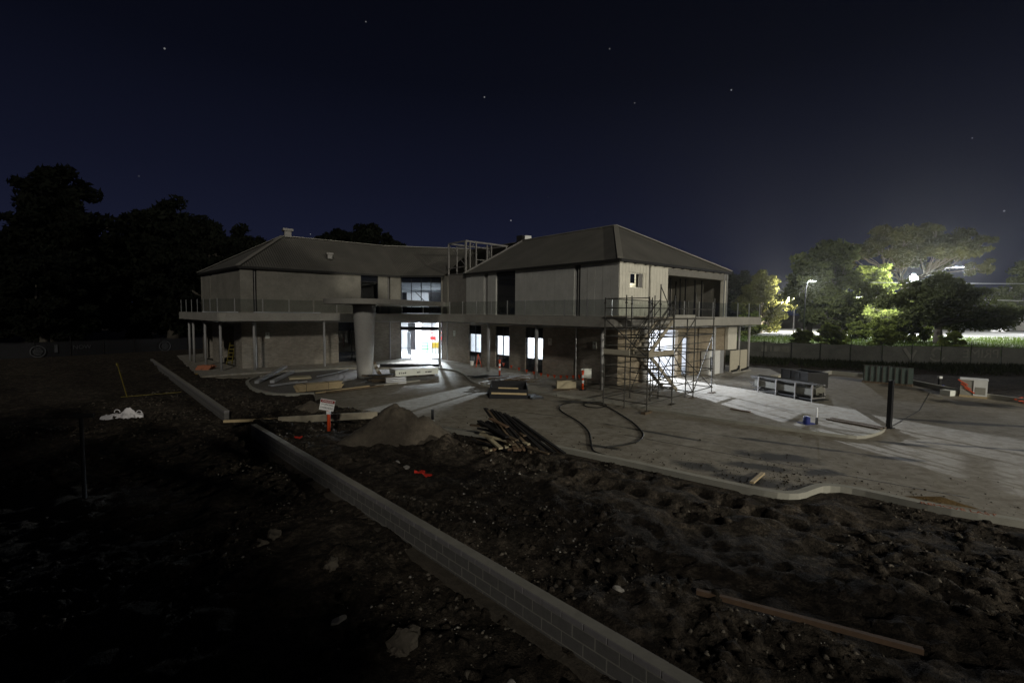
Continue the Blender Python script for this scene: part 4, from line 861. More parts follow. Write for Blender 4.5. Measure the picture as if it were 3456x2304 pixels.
# hose
HOSE = [(3.35,14.05),(3.05,14.5),(2.72,14.9),(2.67,15.25),(2.81,16.24),(2.98,17.6),(2.79,19.3),(2.33,20.8),(2.2,21.9),(2.56,23.0),(3.5,23.5),(4.5,23.5),(4.72,22.6),(4.2,22.0),(3.6,22.2),(3.5,22.9),(4.0,23.3),(4.66,22.3),(4.88,20.44),(5.04,19.03),(4.98,17.4),(4.76,16.7),(4.36,16.1),(3.78,15.71),(3.2,15.5)]
hp = chaikin(HOSE, 3); tag(MB().path([(x,y,(-.073 if inside(np.array([x]),np.array([y]),YARD)[0] else gz(x,y)+.04)) for x,y in hp], .025, 7).build('hose', M['rubber'], smooth=True), 'thick black hose looping over the yard concrete and off the kerb', 'hose')
# heaps
def heap(name, label, cx, cy, rx, ry, h, mat, seed, rot=0, zb=None, n=46):
    vs = []; fs = []; zb = gz(cx,cy)-.08 if zb is None else zb; rings = 22
    for i in range(rings+1):
        r = i/rings
        for k in range(n):
            a = 2*math.pi*k/n; q = 1+.16*math.sin(a*2+seed)+.10*math.sin(a*5+seed*2); x = rx*q*r*math.cos(a); y = ry*q*r*math.sin(a)
            X = cx+x*math.cos(rot)-y*math.sin(rot); Y = cy+x*math.sin(rot)+y*math.cos(rot)
            nz = float(fbm(np.array([X*1.8+seed]),np.array([Y*1.8]),5)[0]); z = zb + h*(.80*(1-min(1,r*1.02)**1.15)+.20*(1-r)**2)*(1+.20*nz) + .26*nz*(1-r)**.4*(h>.3) - .12*r
            vs.append((X,Y,z))
    for i in range(rings):
        for k in range(n): fs.append((i*n+k, (i+1)*n+k, (i+1)*n+(k+1)%n, i*n+(k+1)%n))
    o = MB().add(vs,fs).build(name, mat, smooth=True); return tag(o, label, 'soil heap')
heap('soil_heap', 'steep cone of sandy spoil heaped beside the warning sign', -4.05,16.6,1.8,1.6,1.36,M['heap'],1.0)
heap('soil_heap', 'low dark mound of soil behind the warning sign', -9.2,21.3,1.5,.9,.55,M['heap'],3.0)
heap('soil_heap', 'dark clay mound between the sandy cone and the timber scraps', -2.0,15.6,1.6,.8,.35,M['soil'],5.0)
heap('sand_strip', 'long thin drift of orange brown sand against the front kerb', 10.45,11.15,1.25,.26,.16,M['sandy'],2.0,R(-33),-.13)
# warning sign on a bollard
zs = gz(-6.93,17.6); s_ = thing('warning_sign', 'small white danger sign with red header on an orange bollard', 'sign', (-6.93,17.6,zs))
MB().path([(-6.93,17.6,zs-.1),(-6.93,17.6,zs+.6),(-6.95,17.6,zs+.8)],[.075,.06,.055],12).build('post', M['orange'], s_, smooth=True); MB().rbox((-6.93,17.6,zs+.72),(.13,.13,.12)).build('bracket', M['reflw'], s_)
_sc = (-6.95,17.52,zs+1.02); sb_ = MB().rbox((0,0,0),(.52,.018,.44)).local('panel', M['reflw'], s_, _sc, rot=(R(8),R(12),R(12)))
MB().rbox((0,-.0115,.14),(.5,.004,.12)).sub('red_header', M['redink'], sb_)
def subtext(body, size, mat, parent, loc):
    cu = bpy.data.curves.new('lettering','FONT'); cu.body = body; cu.size = size; cu.align_x = 'CENTER'; cu.align_y = 'CENTER'; cu.extrude = .001; o = font_mesh('lettering', cu, mat); o.parent = parent; o.location = loc; o.rotation_euler = (R(90),0,0)
subtext('DANGER', .095, M['reflw'], sb_, (0,-.0155,.14)); subtext('WORKING', .092, M['ink'], sb_, (0,-.0115,.01)); subtext('OVERHEAD', .092, M['ink'], sb_, (0,-.0115,-.12))
pst = thing('pipe_stub', 'short black pipe riser with a pale collar at the yard edge', 'pipe', (-3.15,18.55,-.2)); MB().tube((-3.15,18.55,-.2),(-3.15,18.55,.50),.055,12).build('riser', M['blackp'], pst); MB().tube((-3.10,18.45,-.12),(-3.10,18.45,.10),.06,10).build('collar', M['paper'], pst)
# scrap timber heap at the front kerb
tp = thing('scrap_timber_heap', 'dark heap of scrap boards and rusty offcuts at the edge of the clay', 'timber heap', (.0,15.4,-.15)); rr = random.Random(12)
for i in range(34):
    a = R(-38)+rr.gauss(0,.30); l = rr.uniform(.7,1.9); x = -.15+rr.uniform(-.75,.9); y = 15.75+rr.uniform(-.7,.45)-.25*x; z = -.06+.75*max(0,1-abs(x+.35)*.8)*rr.random(); ti = rr.uniform(-.5,.05)*.5
    MB().beam((x-l/2*math.cos(a),y-l/2*math.sin(a),z-ti*.5+.06),(x+l/2*math.cos(a),y+l/2*math.sin(a),z+ti*.5+.06),rr.uniform(.05,.16),rr.uniform(.03,.07)).build('board', M[rr.choice(['timber_o','bin','timber_o','bin','timber_r'])] if i % 11 else M['ply'], tp)
for i in range(16): MB().beam((-.95+.075*i+.03*math.sin(i*5),16.6-.05*i,.98-.018*i+.08*math.sin(i*3)),(.05+.11*i,15.1-.03*i+.1*math.sin(i*2),-.02),.11,.04).build('board', M[('bin','bin','timber_o','bin')[i%4]], tp)
for i in range(14): MB().rbox((rr.uniform(-.9,1.1),rr.uniform(14.5,15.3),-.02),(rr.uniform(.08,.22),rr.uniform(.06,.14),.07),rr.uniform(0,3)).build('offcut', M[rr.choice(['ply','timber_o','timber_r','timber_o'])], tp)
# red paint marks sprayed on the clay
def patch(name, label, cx, cy, r, mat, seed):
    n = 18; vs = [(cx,cy,gz(cx,cy)+.03)]; rr = random.Random(seed)
    for k in range(n):
        a = 2*math.pi*k/n; q = r*rr.uniform(.45,1.15); x = cx+q*1.3*math.cos(a); y = cy+q*math.sin(a); vs.append((x,y,gz(x,y)+.022))
    o = MB().add(vs,[(0,k+1,(k+1)%n+1) for k in range(n)]).build(name, mat); md = o.modifiers.new('t','SOLIDIFY'); md.thickness = .015; md.offset = 0; return tag(o, label, 'paint mark')
patch('paint_mark', 'bright red paint splash sprayed on the clay right of the block wall', -2.43,12.6,.19,M['redspray'],2); patch('paint_mark', 'dim pink paint dab on soil at the far end of the block wall', -7.6,16.5,.15,M['redspray'],4)
# stores round the canopy column
tb = thing('timber_bundle', 'strapped bundle of new pale pine boards on the garden bed', 'timber bundle', (-10.5,25.6,-.05)); fP = Fr((-11.55,25.0),(-9.55,26.75))
for i in range(5):
    for j in range(4): part('board', MB().bx(.04*((i*3+j)%4),2.45+.05*((i+j)%3),j*.15,j*.15+.14,-.03+i*.075+.04,-.03+i*.075+.108), fP, M['timber'], tb)
for s in (.5,1.7): part('strap', MB().bx(s,s+.02,-.01,.6,.0,.40), fP, M['blackp'], tb)
part('bearer', MB().bx(.3,.4,-.05,.65,-.05,.009), fP, M['timber_o'], tb); part('bearer', MB().bx(1.9,2.0,-.05,.65,-.05,.009), fP, M['timber_o'], tb)
for i,(a,b_,w_,lab) in enumerate((((-15.5,28.3,.03),(-16.0,33.0,.45),.24,'long silvery box beam propped at the tip of the garden bed'),((-14.6,28.4,.06),(-15.6,33.2,.06),.26,'second silvery box beam lying beside the propped one'))):
    o = MB().beam(a,b_,w_,.16).build('box_beam', M['alu']); tag(o, lab, 'beam')
tag(MB().rbox((-13.9,30.6,.02),(1.3,1.0,.1),.5).build('plywood_sheets', M['ply']), 'small stack of yellowish plywood beside the silvery beams', 'plywood')
for i,(a,b_,lab) in enumerate((((-14.2,27.2,.02),(-13.2,28.7,.03),'short bright aluminium strip near the bed kerb'),((-13.95,27.0,.02),(-12.7,28.9,.03),'thin aluminium strip beside the pine bundle'),((-12.9,30.9,.05),(-12.3,33.2,.05),'bright metal channel in the middle of the garden bed'),((-12.3,33.0,.06),(-12.1,34.5,.12),'bright metal channel end nearest the verandah'),((-11.4,28.0,.06),(-10.2,29.6,.06),'grey steel angle in front of the column'))):
    tag(MB().beam(a,b_,.09,.05).build('metal_strip', M['alu'] if i < 4 else M['steel_d']), lab, 'metal strip', 'loose metal strips on the garden bed')
for i,(x,y,lab) in enumerate(((-10.65,28.6,'thin steel pin standing left of the column base'),(-10.15,28.2,'thin steel pin standing closest to the pine bundle'))): tag(MB().tube((x,y,-.05),(x,y,.55),.012,6).build('steel_pin', M['steel_d']), lab, 'pin')
bs = thing('board_stack', 'untidy stack of dark form boards with three pale boards on its side', 'board stack', (-7.9,29.1,-.05)); rr = random.Random(4)
for i in range(16): MB().rbox((-8.2+rr.uniform(-.3,.3),29.2+rr.uniform(-.2,.2),-.02+.032*i),(rr.uniform(1.2,1.9),rr.uniform(.12,.6),.03),.35+rr.gauss(0,.15)).build('board', M[rr.choice(['timber_o','bin','timber_o'])], bs)
for i in range(4): MB().rbox((-7.15,28.75,-.02+.11*i),(1.25,.28,.05),.50).build('pale_board', M['alu'], bs)
lp = thing('timber_pack', 'long pale wrapped timber pack with dark stencil marks beside the driveway', 'timber pack', (-6.6,32.2,-.05)); fK = Fr((-7.75,31.05),(-5.15,32.65))
part('pack', MB().bx(0,3.05,0,1.3,.06,.50), fK, M['sheet_g'], lp); part('wrap_face', MB().bx(.0,3.05,-.012,-.002,.07,.49), fK, M['paper'], lp)
for s,w_ in ((.25,.06),(.38,.05),(.50,.12),(.66,.08),(1.5,.14),(1.68,.05),(2.1,.12),(2.26,.3)): part('stencil_mark', MB().bx(s,s+w_,-.016,-.0125,.22,.33 if w_ < .1 else .30), fK, M['ink'], lp)
for s in (.3,1.5,2.7): part('bearer', MB().bx(s,s+.1,0,1.3,-.05,.058), fK, M['timber_o'], lp)
bp = thing('pipe_bundle', 'bundle of long black pipes on the paving before the entrance', 'pipes', (-8.4,37.1,0)); 
for i in range(9): y = 36.75+.13*(i%5); z = .07+.11*(i//5); MB().tube((-10.4+.1*(i%3),y-.0,z),(-6.6+.25*((i*5)%4),y+.35,z),.06,9).build('pipe', M['blackp'], bp)
lb = thing('leaning_boards', 'grey weathered boards leaning against the foot of the flared column', 'boards', (-8.9,31.3,-.05))
for i in range(5): MB().rbox((-9.08+.10*i,31.0-.12*i+.5,.42-.07*i),(.20,.03,1.2-.12*i),.5,0,R(-20-4*i)).build('board', M['sheet_g' if i % 2 else 'timber_o'], lb)
for i,(a,b_,lab) in enumerate((((-10.5,24.95,.0),(-8.35,27.3,.02),'long pale timber beside the driveway edge nearest the pine bundle'),((-10.0,25.1,.0),(-7.6,27.6,.02),'grey long timber lying next to the pale one by the driveway'),((-8.1,27.6,.0),(-5.9,29.9,.0),'dull timber length trailing from the form boards towards the driveway'))): board_thing('long_timber', lab, 'timber', a, b_, .12, .08, M[('timber','timber_o','sheet_g')[i]])
board_thing('formwork_beam', 'heavy pale formwork plank on edge along the trench by the sign', 'formwork', (-9.3,18.5,.02),(-5.6,19.4,.08),.06,.28,M['plank']); board_thing('formwork_beam', 'yellowish timber lying at the end of the trench plank', 'timber', (-11.6,18.7,-.08),(-9.4,18.9,-.02),.1,.1,M['timber'])
# left-hand ground
rr = random.Random(21); zb = gz(-17.7,21.0)
def crumple(name, label, cx, cy, rx, ry, h, mat, seed, cat):
    vs=[]; fs=[]; n=34; m=16
    for i in range(m+1):
        t=i/m
        for k in range(n):
            a=2*math.pi*k/n; q=1+.22*math.sin(3*a+seed)+.16*math.sin(5*a+seed*3)+.10*math.sin(11*a+seed); r=math.sin(t*math.pi/2)**.8
            X=rx*q*r*math.cos(a); Y=ry*q*r*math.sin(a); nz=float(fbm(np.array([X*3+seed]),np.array([Y*3+seed]),4)[0])
            vs.append((cx+X,cy+Y,gz(cx,cy)-.05+h*max(0,math.cos(t*math.pi/2))**.7*(.8+.7*nz+.18*X/rx)+.2*abs(nz)+.05*math.sin(X*14+Y*9)*math.cos(t*1.5)))
    for i in range(m):
        for k in range(n): fs.append((i*n+k,(i+1)*n+k,(i+1)*n+(k+1)%n,i*n+(k+1)%n))
    return tag(MB().add(vs,fs).build(name,mat), label, cat)
bg = crumple('bulk_bag', 'crumpled white woven bulk bag lying on the dark soil', -17.75,21.2,.74,.46,.30,M['bag'],2,'bag')
for (dx,dy,dz,k) in ((-.5,.1,.26,.13),(.55,.05,.24,.13)): MB().path([(dx+k*math.cos(t)*1.0,dy,dz+k*math.sin(t)*.9) for t in np.linspace(-.2,3.3,10)], .018, 5).sub('handle', M['bag'], bg)
zp = gz(-21.8,26.4); pk = thing('star_picket', 'leaning yellow stake standing beyond the white bag', 'stake', (-21.8,26.4,zp)); MB().beam((-21.8,26.4,zp-.1),(-22.3,26.4,zp+1.85),.045,.03).build('shaft', M['yellow_d'], pk); MB().beam((-22.3,26.4,zp+1.80),(-22.34,26.4,zp+1.95),.09,.06).build('cap', M['yellow_d'], pk); MB().beam((-22.1,26.3,zp+.04),(-19.6,27.6,zp+.12),.05,.03).build('ground_rail', M['yellow_d'], pk)
zq = gz(-10.96,11.8); bpz = thing('sign_post', 'dark steel post with a short cross plate in the left shadow', 'post', (-10.96,11.8,zq)); MB().tube((-10.96,11.8,zq-.1),(-10.96,11.8,zq+2.1),.045,9).build('shaft', M['blackp'], bpz); MB().rbox((-10.96,11.8,zq+2.12),(.55,.06,.10),.3).build('cross_plate', M['bin'], bpz)
# brick stack, bucket and leaning board on the left verandah
bk = thing('brick_stack', 'loose stack of red clay bricks on the corner of the verandah', 'bricks', (-22.6,34.6,0)); bme = MB().bx(-.115,.115,-.055,.055,0,.076).mesh('brick', M['brickred']); rr = random.Random(2)
for i in range(60):
    l = i//16; j = i%16; inst('brick', bme, bk, (-23.1+.25*(j%4)+.05*l+rr.uniform(-.03,.03), 34.2+.22*(j//4)+.03*l, .078*l), (0,0,.4+rr.uniform(-.3,.3)))
bc = thing('bucket', 'yellow plastic bucket beside the red bricks', 'bucket', (-22.15,32.9,gz(-22.15,32.9))); _b = gz(-22.15,32.9); MB().path([(-22.15,32.9,_b),(-22.15,32.9,_b+.34)],[.13,.17],16).build('body', M['yellow'], bc); MB().tube((-22.15,32.9,_b+.32),(-22.15,32.9,_b+.345),.18,16).build('rim', M['yellow'], bc)
wbk = thing('bucket', 'small white bucket on the path under the first lit window', 'bucket', (-3.3,38.6,0)); MB().path([(-3.3,38.6,0),(-3.3,38.6,.34)],[.13,.17],16).build('body', M['white2'], wbk); MB().tube((-3.3,38.6,.33),(-3.3,38.6,.36),.18,16).build('rim', M['white2'], wbk)
tr = thing('tripod_stand', 'orange tripod stand by the first lit window', 'stand', (-2.7,37.3,0))
for a in (0,2.1,4.2): MB().tube((-2.7+.3*math.cos(a),37.3+.3*math.sin(a),0),(-2.7,37.3,1.05),.02,6).build('leg', M['orange'], tr)
tag(MB().rbox((-20.1,36.0,1.25),(.32,.04,2.5),.7,R(-9)).build('leaning_board', M['sheet_g']), 'tall pale board leaning inside the dark left verandah', 'board')
ldr = thing('step_ladder', 'yellow stepladder standing inside the dark left verandah', 'ladder', (-23.0,38.3,0))
for dx in (0,.42): MB().beam((-23.2+dx,38.0,0),(-23.1+dx,38.5,2.1),.05,.07).build('stile', M['yellow_d'], ldr)
for i in range(6): MB().beam((-23.18+.014*i,38.08+.07*i,.3+.3*i),(-22.78+.014*i,38.08+.07*i,.3+.3*i),.03,.08).build('rung', M['yellow_d'], ldr)
# cabinets and cream panels against the end wall
cab = thing('service_cabinet', 'tall grey service cabinet with a dark slot against the end wall', 'cabinet', fE.pt(10.2,-.5)); part('body', MB().bx(9.45,11.0,-.75,-.12,0,1.72), fE, M['white2'], cab); part('dark_slot', MB().bx(9.55,9.9,-.762,-.752,.25,1.3), fE, M['ink'], cab); part('side_leaf', MB().bx(11.02,11.5,-.78,-.2,0,1.72), fE, M['alu'], cab)
for i,(a,lab) in enumerate(((11.75,'cream hoarding panel with black pipe at its foot beside the cabinet'),(13.3,'cream hoarding panel at the far corner of the end wall'))):
    c = thing('hoarding_panel', lab, 'panel', fE.pt(a+.7,-1.0)); part('sheet', MB().bx(a,a+1.45,-1.15,-1.10,.10,1.68), fE, M['cream'], c); part('foot', MB().bx(a,a+1.45,-1.35,-.8,0,.098), fE, M['conc'], c)
    mb = MB().path([(a+.1,-1.25,.15),(a+1.05,-1.25,.22),(a+1.2,-1.25,.34),(a+1.25,-1.25,.5)], .07, 9); part('black_pipe', mb, fE, M['blackp'], c); part('edge_post', MB().bx(a+1.46,a+1.52,-1.16,-1.08,0,1.72), fE, M['dark'], c)
# things seen through the entrance
lf = thing('scissor_lift', 'red and white scissor lift parked inside the bright lobby', 'lift', (-7.3,51.0,0)); MB().rbox((-7.3,51.0,1.55),(3.0,1.2,.28)).build('platform', M['red'], lf); MB().rbox((-7.3,51.0,.45),(2.6,1.0,.4)).build('chassis', M['white2'], lf)
for s in (-1,1):
    MB().beam((-8.4,51+s*.4,.65),(-6.2,51+s*.4,1.4),.06,.12).build('scissor_arm', M['steel_d'], lf); MB().beam((-6.2,51+s*.4,.65),(-8.4,51+s*.4,1.4),.06,.12).build('scissor_arm', M['steel_d'], lf)
    for x in (-8.2,-6.4): MB().tube((x,51+s*.5-.08,.28),(x,51+s*.5+.08,.28),.28,14).build('wheel', M['blackp'], lf)
for x in (-8.75,-7.8,-6.8,-5.85): MB().tube((x,50.4,1.69),(x,50.4,2.6),.03,6).build('rail_post', M['orange'], lf)
MB().tube((-8.75,50.4,2.6),(-5.85,50.4,2.6),.03,6).build('top_rail', M['orange'], lf); MB().tube((-8.75,50.4,2.15),(-5.85,50.4,2.15),.03,6).build('mid_rail', M['orange'], lf); MB().rbox((-6.2,50.3,1.65),(.5,.1,.5),0,0,.2).build('control_box', M['white2'], lf)
tl = thing('trolley', 'green shelf trolley just inside the open entrance', 'trolley', (-9.1,48.6,0)); 
for dx in (-.35,.35):
    for dy in (-.25,.25): MB().tube((-9.1+dx,48.6+dy,.08),(-9.1+dx,48.6+dy,1.2),.035,6).build('leg', M['green'], tl)
for z in (.25,.55,.85,1.15): MB().rbox((-9.1,48.6,z),(.8,.6,.06)).build('shelf', M['green'], tl)
yt = thing('tool_tub', 'yellow tub stacked on a crate behind the green trolley', 'tub', (-8.0,49.4,0)); MB().rbox((-8.0,49.4,.3),(.8,.6,.6)).build('crate', M['white2'], yt); MB().rbox((-8.0,49.4,.88),(.75,.55,.55)).build('tub', M['yellow'], yt)
for i,(x,y,s,lab,mt) in enumerate(((-1.6,6.77,.30,'large pale flat rock on the soil left of the block wall','stone'),(-5.15,9.95,.20,'smooth tan stone, upper of two lying close together in the left soil','stone'),(-5.25,9.55,.16,'smooth tan stone, lower of two lying close together in the left soil','stone'),(-3.42,8.74,.19,'squarish grey stone midway along the left of the block wall','stone'),(-2.75,7.25,.12,'pinkish stone upslope of the large pale rock','stone_w'),(.05,6.0,.09,'small pinkish stone close to the foot of the block wall','stone_w'),(-.55,6.2,.10,'pale split stone alone below the large flat rock','stone'),(1.75,7.3,.10,'white chip of concrete right of the block wall cap','stone_w'),(-3.35,13.6,.10,'white stone in the cluster between wall and sandy cone','stone_w'),(-3.0,13.3,.11,'rounder white stone nearest the red paint splash','stone_w'))):
    rg = random.Random(i*3+1); bm = bmesh.new(); bmesh.ops.create_icosphere(bm, subdivisions=3, radius=s)
    for vv in bm.verts: vv.co = Vector((vv.co.x*rg.uniform(1.1,1.2)*1.15, vv.co.y*.85, vv.co.z*.72))*.75*(1+.20*math.sin(vv.co.x*31+i)+.14*math.sin(vv.co.y*43+2*i)); vv.co.z = min(vv.co.z, s*(.42+.25*math.sin(vv.co.x*9/s*.2)+.2*vv.co.y/s))
    me = bpy.data.meshes.new('rock'); bm.to_mesh(me); bm.free(); me.materials.append(M[mt]); o = bpy.data.objects.new('rock', me); COL.objects.link(o); o.location = (x,y,gz(x,y)+s*.15); o.rotation_euler = (rg.uniform(-.2,.2),rg.uniform(-.2,.2),rg.uniform(0,3)); tag(o, lab, 'rock')
# odds at the far right kerb
q = thing('meter_post', 'short dark post with white top and blue foot by the far kerb', 'post', (26.9,29.3,-.1)); MB().rbox((26.9,29.3,.2),(.12,.12,.6)).build('shaft', M['bin'], q); MB().rbox((26.9,29.3,.57),(.2,.16,.14)).build('top', M['white2'], q); MB().rbox((27.02,29.2,.0),(.12,.1,.2)).build('foot', M['blue'], q)
pile('netting_heap', 'tangle of orange netting and straps beside the wrapped crate', 'netting', 27.0,24.5,-.1, 16, .9, .5, M['orange'], 8, .2, .16, 'strip', .06, .03)
pile('offcut_heap', 'yellow plastic lengths lying at the right edge of the yard', 'offcuts', 28.6,24.0,-.1, 9, 1.3, .4, [M['yellow'],M['timber_o']], 9, .1, .16, 'length', .09, .05)
tag(MB().rbox((18.7,32.6,.1),(1.3,.5,.2),.6).build('concrete_block', M['cream']), 'pale block lying alone beyond the dark steel bin', 'block'); tag(MB().rbox((25.0,26.6,.05),(.7,.5,.3),.3).build('white_box', M['paper']), 'low pale box on the kerb beside the wrapped crate', 'box')
# ------------------------------------------------------------------ trees
def make_tree(name, label, cat, loc, seed, H, th, Rx, lobes, per, leaves, leaf, lm, bm_, flat=.75, umbrella=False, low=.35, group=None, trunks=1, tr=.035, rc=None):
    rg = np.random.default_rng(seed); t = thing(name, label, cat, loc, group); mb = MB(); C = []
    for j in range(lobes):
        a = 2*math.pi*(j+rg.uniform(-.3,.3))/lobes*(1 if lobes < 8 else 2.39996*lobes/(2*math.pi))
        if umbrella:
            r = Rx*math.sqrt((j+.5)/lobes)*.92; z = th+(H-th)*(.88-(.42 if Rx < 15 else .66)*(r/Rx)**2)+rg.uniform(-.06,.05)*H
        else:
            k = (j+.5)/lobes; z = th*low+(H*.86-th*low)*k; prof = math.sin(min(1,max(.08,(1-k)*1.25))*math.pi/2)**.7*(.72+.28*math.sin(k*math.pi)); r = Rx*prof*rg.uniform(.45,.78)
        C.append(np.array([r*math.cos(a), r*math.sin(a), z]))
    if not umbrella: C.append(np.array([rg.uniform(-.1,.1)*Rx,rg.uniform(-.1,.1)*Rx,H*.88]))
    R0 = H*tr
    for k in range(trunks):
        ox = (k-(trunks-1)/2)*R0*5.0; mb.path([(ox,0,-.3),(ox*.95+.1,0,th*.35),(ox*.7,.1*k,th*.8),(ox*.5,0,th)],[R0*1.35,R0,R0*.8,R0*.62],9)
    lr = rc or Rx*.36; P = []
    for c in C:
        if umbrella:
            k = int(((math.atan2(c[1],c[0])+math.pi)/(2*math.pi))*5)%5; fa = -math.pi+(k+.5)*2*math.pi/5; hub = np.array([Rx*.26*math.cos(fa),Rx*.26*math.sin(fa),th+(H-th)*(.06+.05*k)])
            mb.path([(0,0,th*.62+.3*k),tuple(hub*np.array([.45,.5,.93])),tuple(hub)],[R0*.6,R0*.42,R0*.30],6); b0 = hub; mid = b0*.52+c*.48; mid[2] -= H*.012; mid[:2] += rg.normal(0,Rx*.05,2)
            mb.path([tuple(b0),tuple(mid),tuple(c)],[R0*.24,R0*.15,R0*.06],5)
        else:
            b0 = np.array([rg.uniform(-.2,.2),rg.uniform(-.2,.2),min(th*rg.uniform(.75,1.0),c[2]*.8)]); mid = b0*.5+c*.5; mid[2] += H*.04; mid[:2] += rg.normal(0,Rx*.04,2)
            mb.path([tuple(b0),tuple(mid),tuple(c)],[R0*.42,R0*.26,R0*.10],6)
        for q in range(per):
            d = rg.normal(0,1,3); d /= np.linalg.norm(d); d[2] *= flat; p = c+d*lr*rg.uniform(.35,1.0)
            if p[2] < .6: p[2] = .6
            if q % 2 == 0: mb.path([tuple(mid*.3+c*.7),tuple(c*.4+p*.6),tuple(p)],[R0*.12,R0*.07,R0*.03],4,False)
            P.append((p, lr*rg.uniform(.28,.5)))
    MBo = mb.build('trunk', bm_, None, (0,0,0), smooth=True); MBo.parent = t; MBo.location = (0,0,0)
    n = leaves; cp = np.array([p for p,_ in P]); cr = np.array([r for _,r in P]); own = rg.integers(0,len(P),n)
    d = rg.normal(0,1,(n,3)); d /= np.linalg.norm(d,axis=1)[:,None]; rr_ = rg.random(n)**(1/2.4); d[:,2] *= .62; pos = cp[own]+d*(cr[own]*rr_)[:,None]
    u = rg.normal(0,1,(n,3)); u /= np.linalg.norm(u,axis=1)[:,None]; w_ = np.cross(u, rg.normal(0,1,(n,3))); w_ /= np.linalg.norm(w_,axis=1)[:,None]; s = leaf*rg.uniform(.6,1.3,n)[:,None]
    V = np.stack([pos-u*s, pos+w_*s*.42, pos+u*s, pos-w_*s*.42],1).reshape(-1,3); V[:,2] = np.maximum(V[:,2], .1)
    Fc = np.arange(n*4).reshape(n,4); o = bpy.data.objects.new('crown', mesh_np('crown', V, Fc, lm)); COL.objects.link(o); o.parent = t
    return t
GR = 'trees beyond the site fence on the street side'
big = make_tree('spreading_tree', 'big dense dark tree with three trunks beside the street lights', 'tree', (60.5,91,0), 11, 19.0, 7.0, 9.2, 15, 12, 26000, .42, M['leaf_d'], M['bark'], .8, low=.45, trunks=3, group=GR, rc=3.6)
make_tree('umbrella_tree', 'tall flat topped gum tree with pale forked limbs behind the floodlight', 'tree', (115,138,0), 5, 30.5, 14.0, 20.0, 40, 9, 44000, .46, M['leaf_u'], M['bark_p'], .55, True, group=GR, tr=.022, rc=4.0)
make_tree('spreading_tree', 'low wide dark tree in front of the floodlight and the road', 'tree', (67.7,74.6,0), 23, 10.6, 3.8, 10.5, 16, 11, 26000, .32, M['leaf_d'], M['bark'], .55, low=.8, group=GR, tr=.05, rc=3.2)
make_tree('leafy_tree', 'bright green bushy tree catching lamplight between the two dark trees', 'tree', (80,104,0), 31, 15.5, 4, 6.5, 12, 11, 18000, .36, M['leaf_g'], M['bark'], .8, low=.4, group=GR, rc=2.9)
make_tree('leafy_tree', 'pale lit tree glowing behind the corner of the balcony', 'tree', (59,112,0), 41, 14.5, 5, 7.5, 12, 11, 18000, .36, M['leaf'], M['bark_p'], .8, low=.4, group=GR, rc=3.0)
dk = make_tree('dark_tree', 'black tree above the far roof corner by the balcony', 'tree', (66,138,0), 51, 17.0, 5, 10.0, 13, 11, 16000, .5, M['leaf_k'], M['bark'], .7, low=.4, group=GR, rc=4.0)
make_tree('dark_tree', 'dim tall tree cut by the right edge of the picture', 'tree', (150,134,0), 61, 24.0, 9, 11.0, 14, 11, 16000, .5, M['leaf_d'], M['bark'], .7, group=GR, rc=4.2)
shr = make_tree('shrub', 'lit green shrub in the verge at the foot of the leafy tree', 'shrub', (64,78,0), 71, 4.0, .8, 3.2, 8, 9, 7000, .22, M['leaf_g'], M['bark'], .8, low=.5, group='shrubs on the verge', rc=1.3)
for (x,y,a,s,lab) in ((58.5,74,1,.95,'dark leafy shrub just behind the fence left of the lit shrub'),(69,80,2,.85,'green shrub between the lit shrub and the low wide tree'),(61,83,3,.8,'small shrub behind the others near the three trunks'),(47,93,4,1.15,'shrub by the balcony corner at the edge of the grass'),(121,100,5,.9,'shrub before the house at the right edge'),(36,58,.6,.62,'low shrub behind the fence below the balcony corner'),(43,63,1.7,.75,'shrub standing alone on the grass beside the round posts'),(52,66,2.9,.6,'low shrub in the middle of the lamplit grass'),(60,64,5.0,.55,'small shrub against the fence left of the low wide tree')): copy_tree(shr, (x,y,0), a, lab, 'shrubs on the verge', s)
# black wood on the left
GL = 'black trees along the left boundary'
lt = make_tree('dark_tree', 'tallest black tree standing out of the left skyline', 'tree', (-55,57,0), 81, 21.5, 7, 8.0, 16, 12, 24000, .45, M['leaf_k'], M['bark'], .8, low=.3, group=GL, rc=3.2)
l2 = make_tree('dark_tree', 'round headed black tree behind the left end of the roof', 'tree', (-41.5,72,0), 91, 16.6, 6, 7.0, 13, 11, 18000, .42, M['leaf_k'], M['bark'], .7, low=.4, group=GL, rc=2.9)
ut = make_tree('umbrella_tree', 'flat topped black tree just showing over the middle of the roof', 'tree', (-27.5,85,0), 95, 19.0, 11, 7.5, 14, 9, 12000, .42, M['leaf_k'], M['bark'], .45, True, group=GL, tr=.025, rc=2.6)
for (src,x,y,a,s,lab) in ((lt,-66,56,2.0,.93,'black tree at the left edge of the picture'),(lt,-50,64,3.3,.82,'black tree filling the skyline right of the tallest one'),(l2,-45.5,63,1.1,1.12,'black tree with a pointed crown on the sloping left skyline'),(l2,-38.5,60,4.1,.93,'black tree whose crown meets the balcony end'),(l2,-50.5,54,2.4,.86,'lower black tree in front of the skyline trees'),(l2,-62,48,5.2,.9,'low black tree behind the left banners'),(lt,-43,79,.7,.74,'far black tree between two nearer ones on the left'),(l2,-36,66,5.9,.80,'small black tree close to the left roof hip'),(l2,-47,47,.2,.62,'short black tree behind the round banner logo'),(l2,-74,62,3.7,1.2,'black tree partly outside the left edge'),(l2,-43.5,68,2.2,1.0,'black tree closing the gap between the sloping skyline and the round head')): copy_tree(src, (x,y,0), a, lab, GL, s)
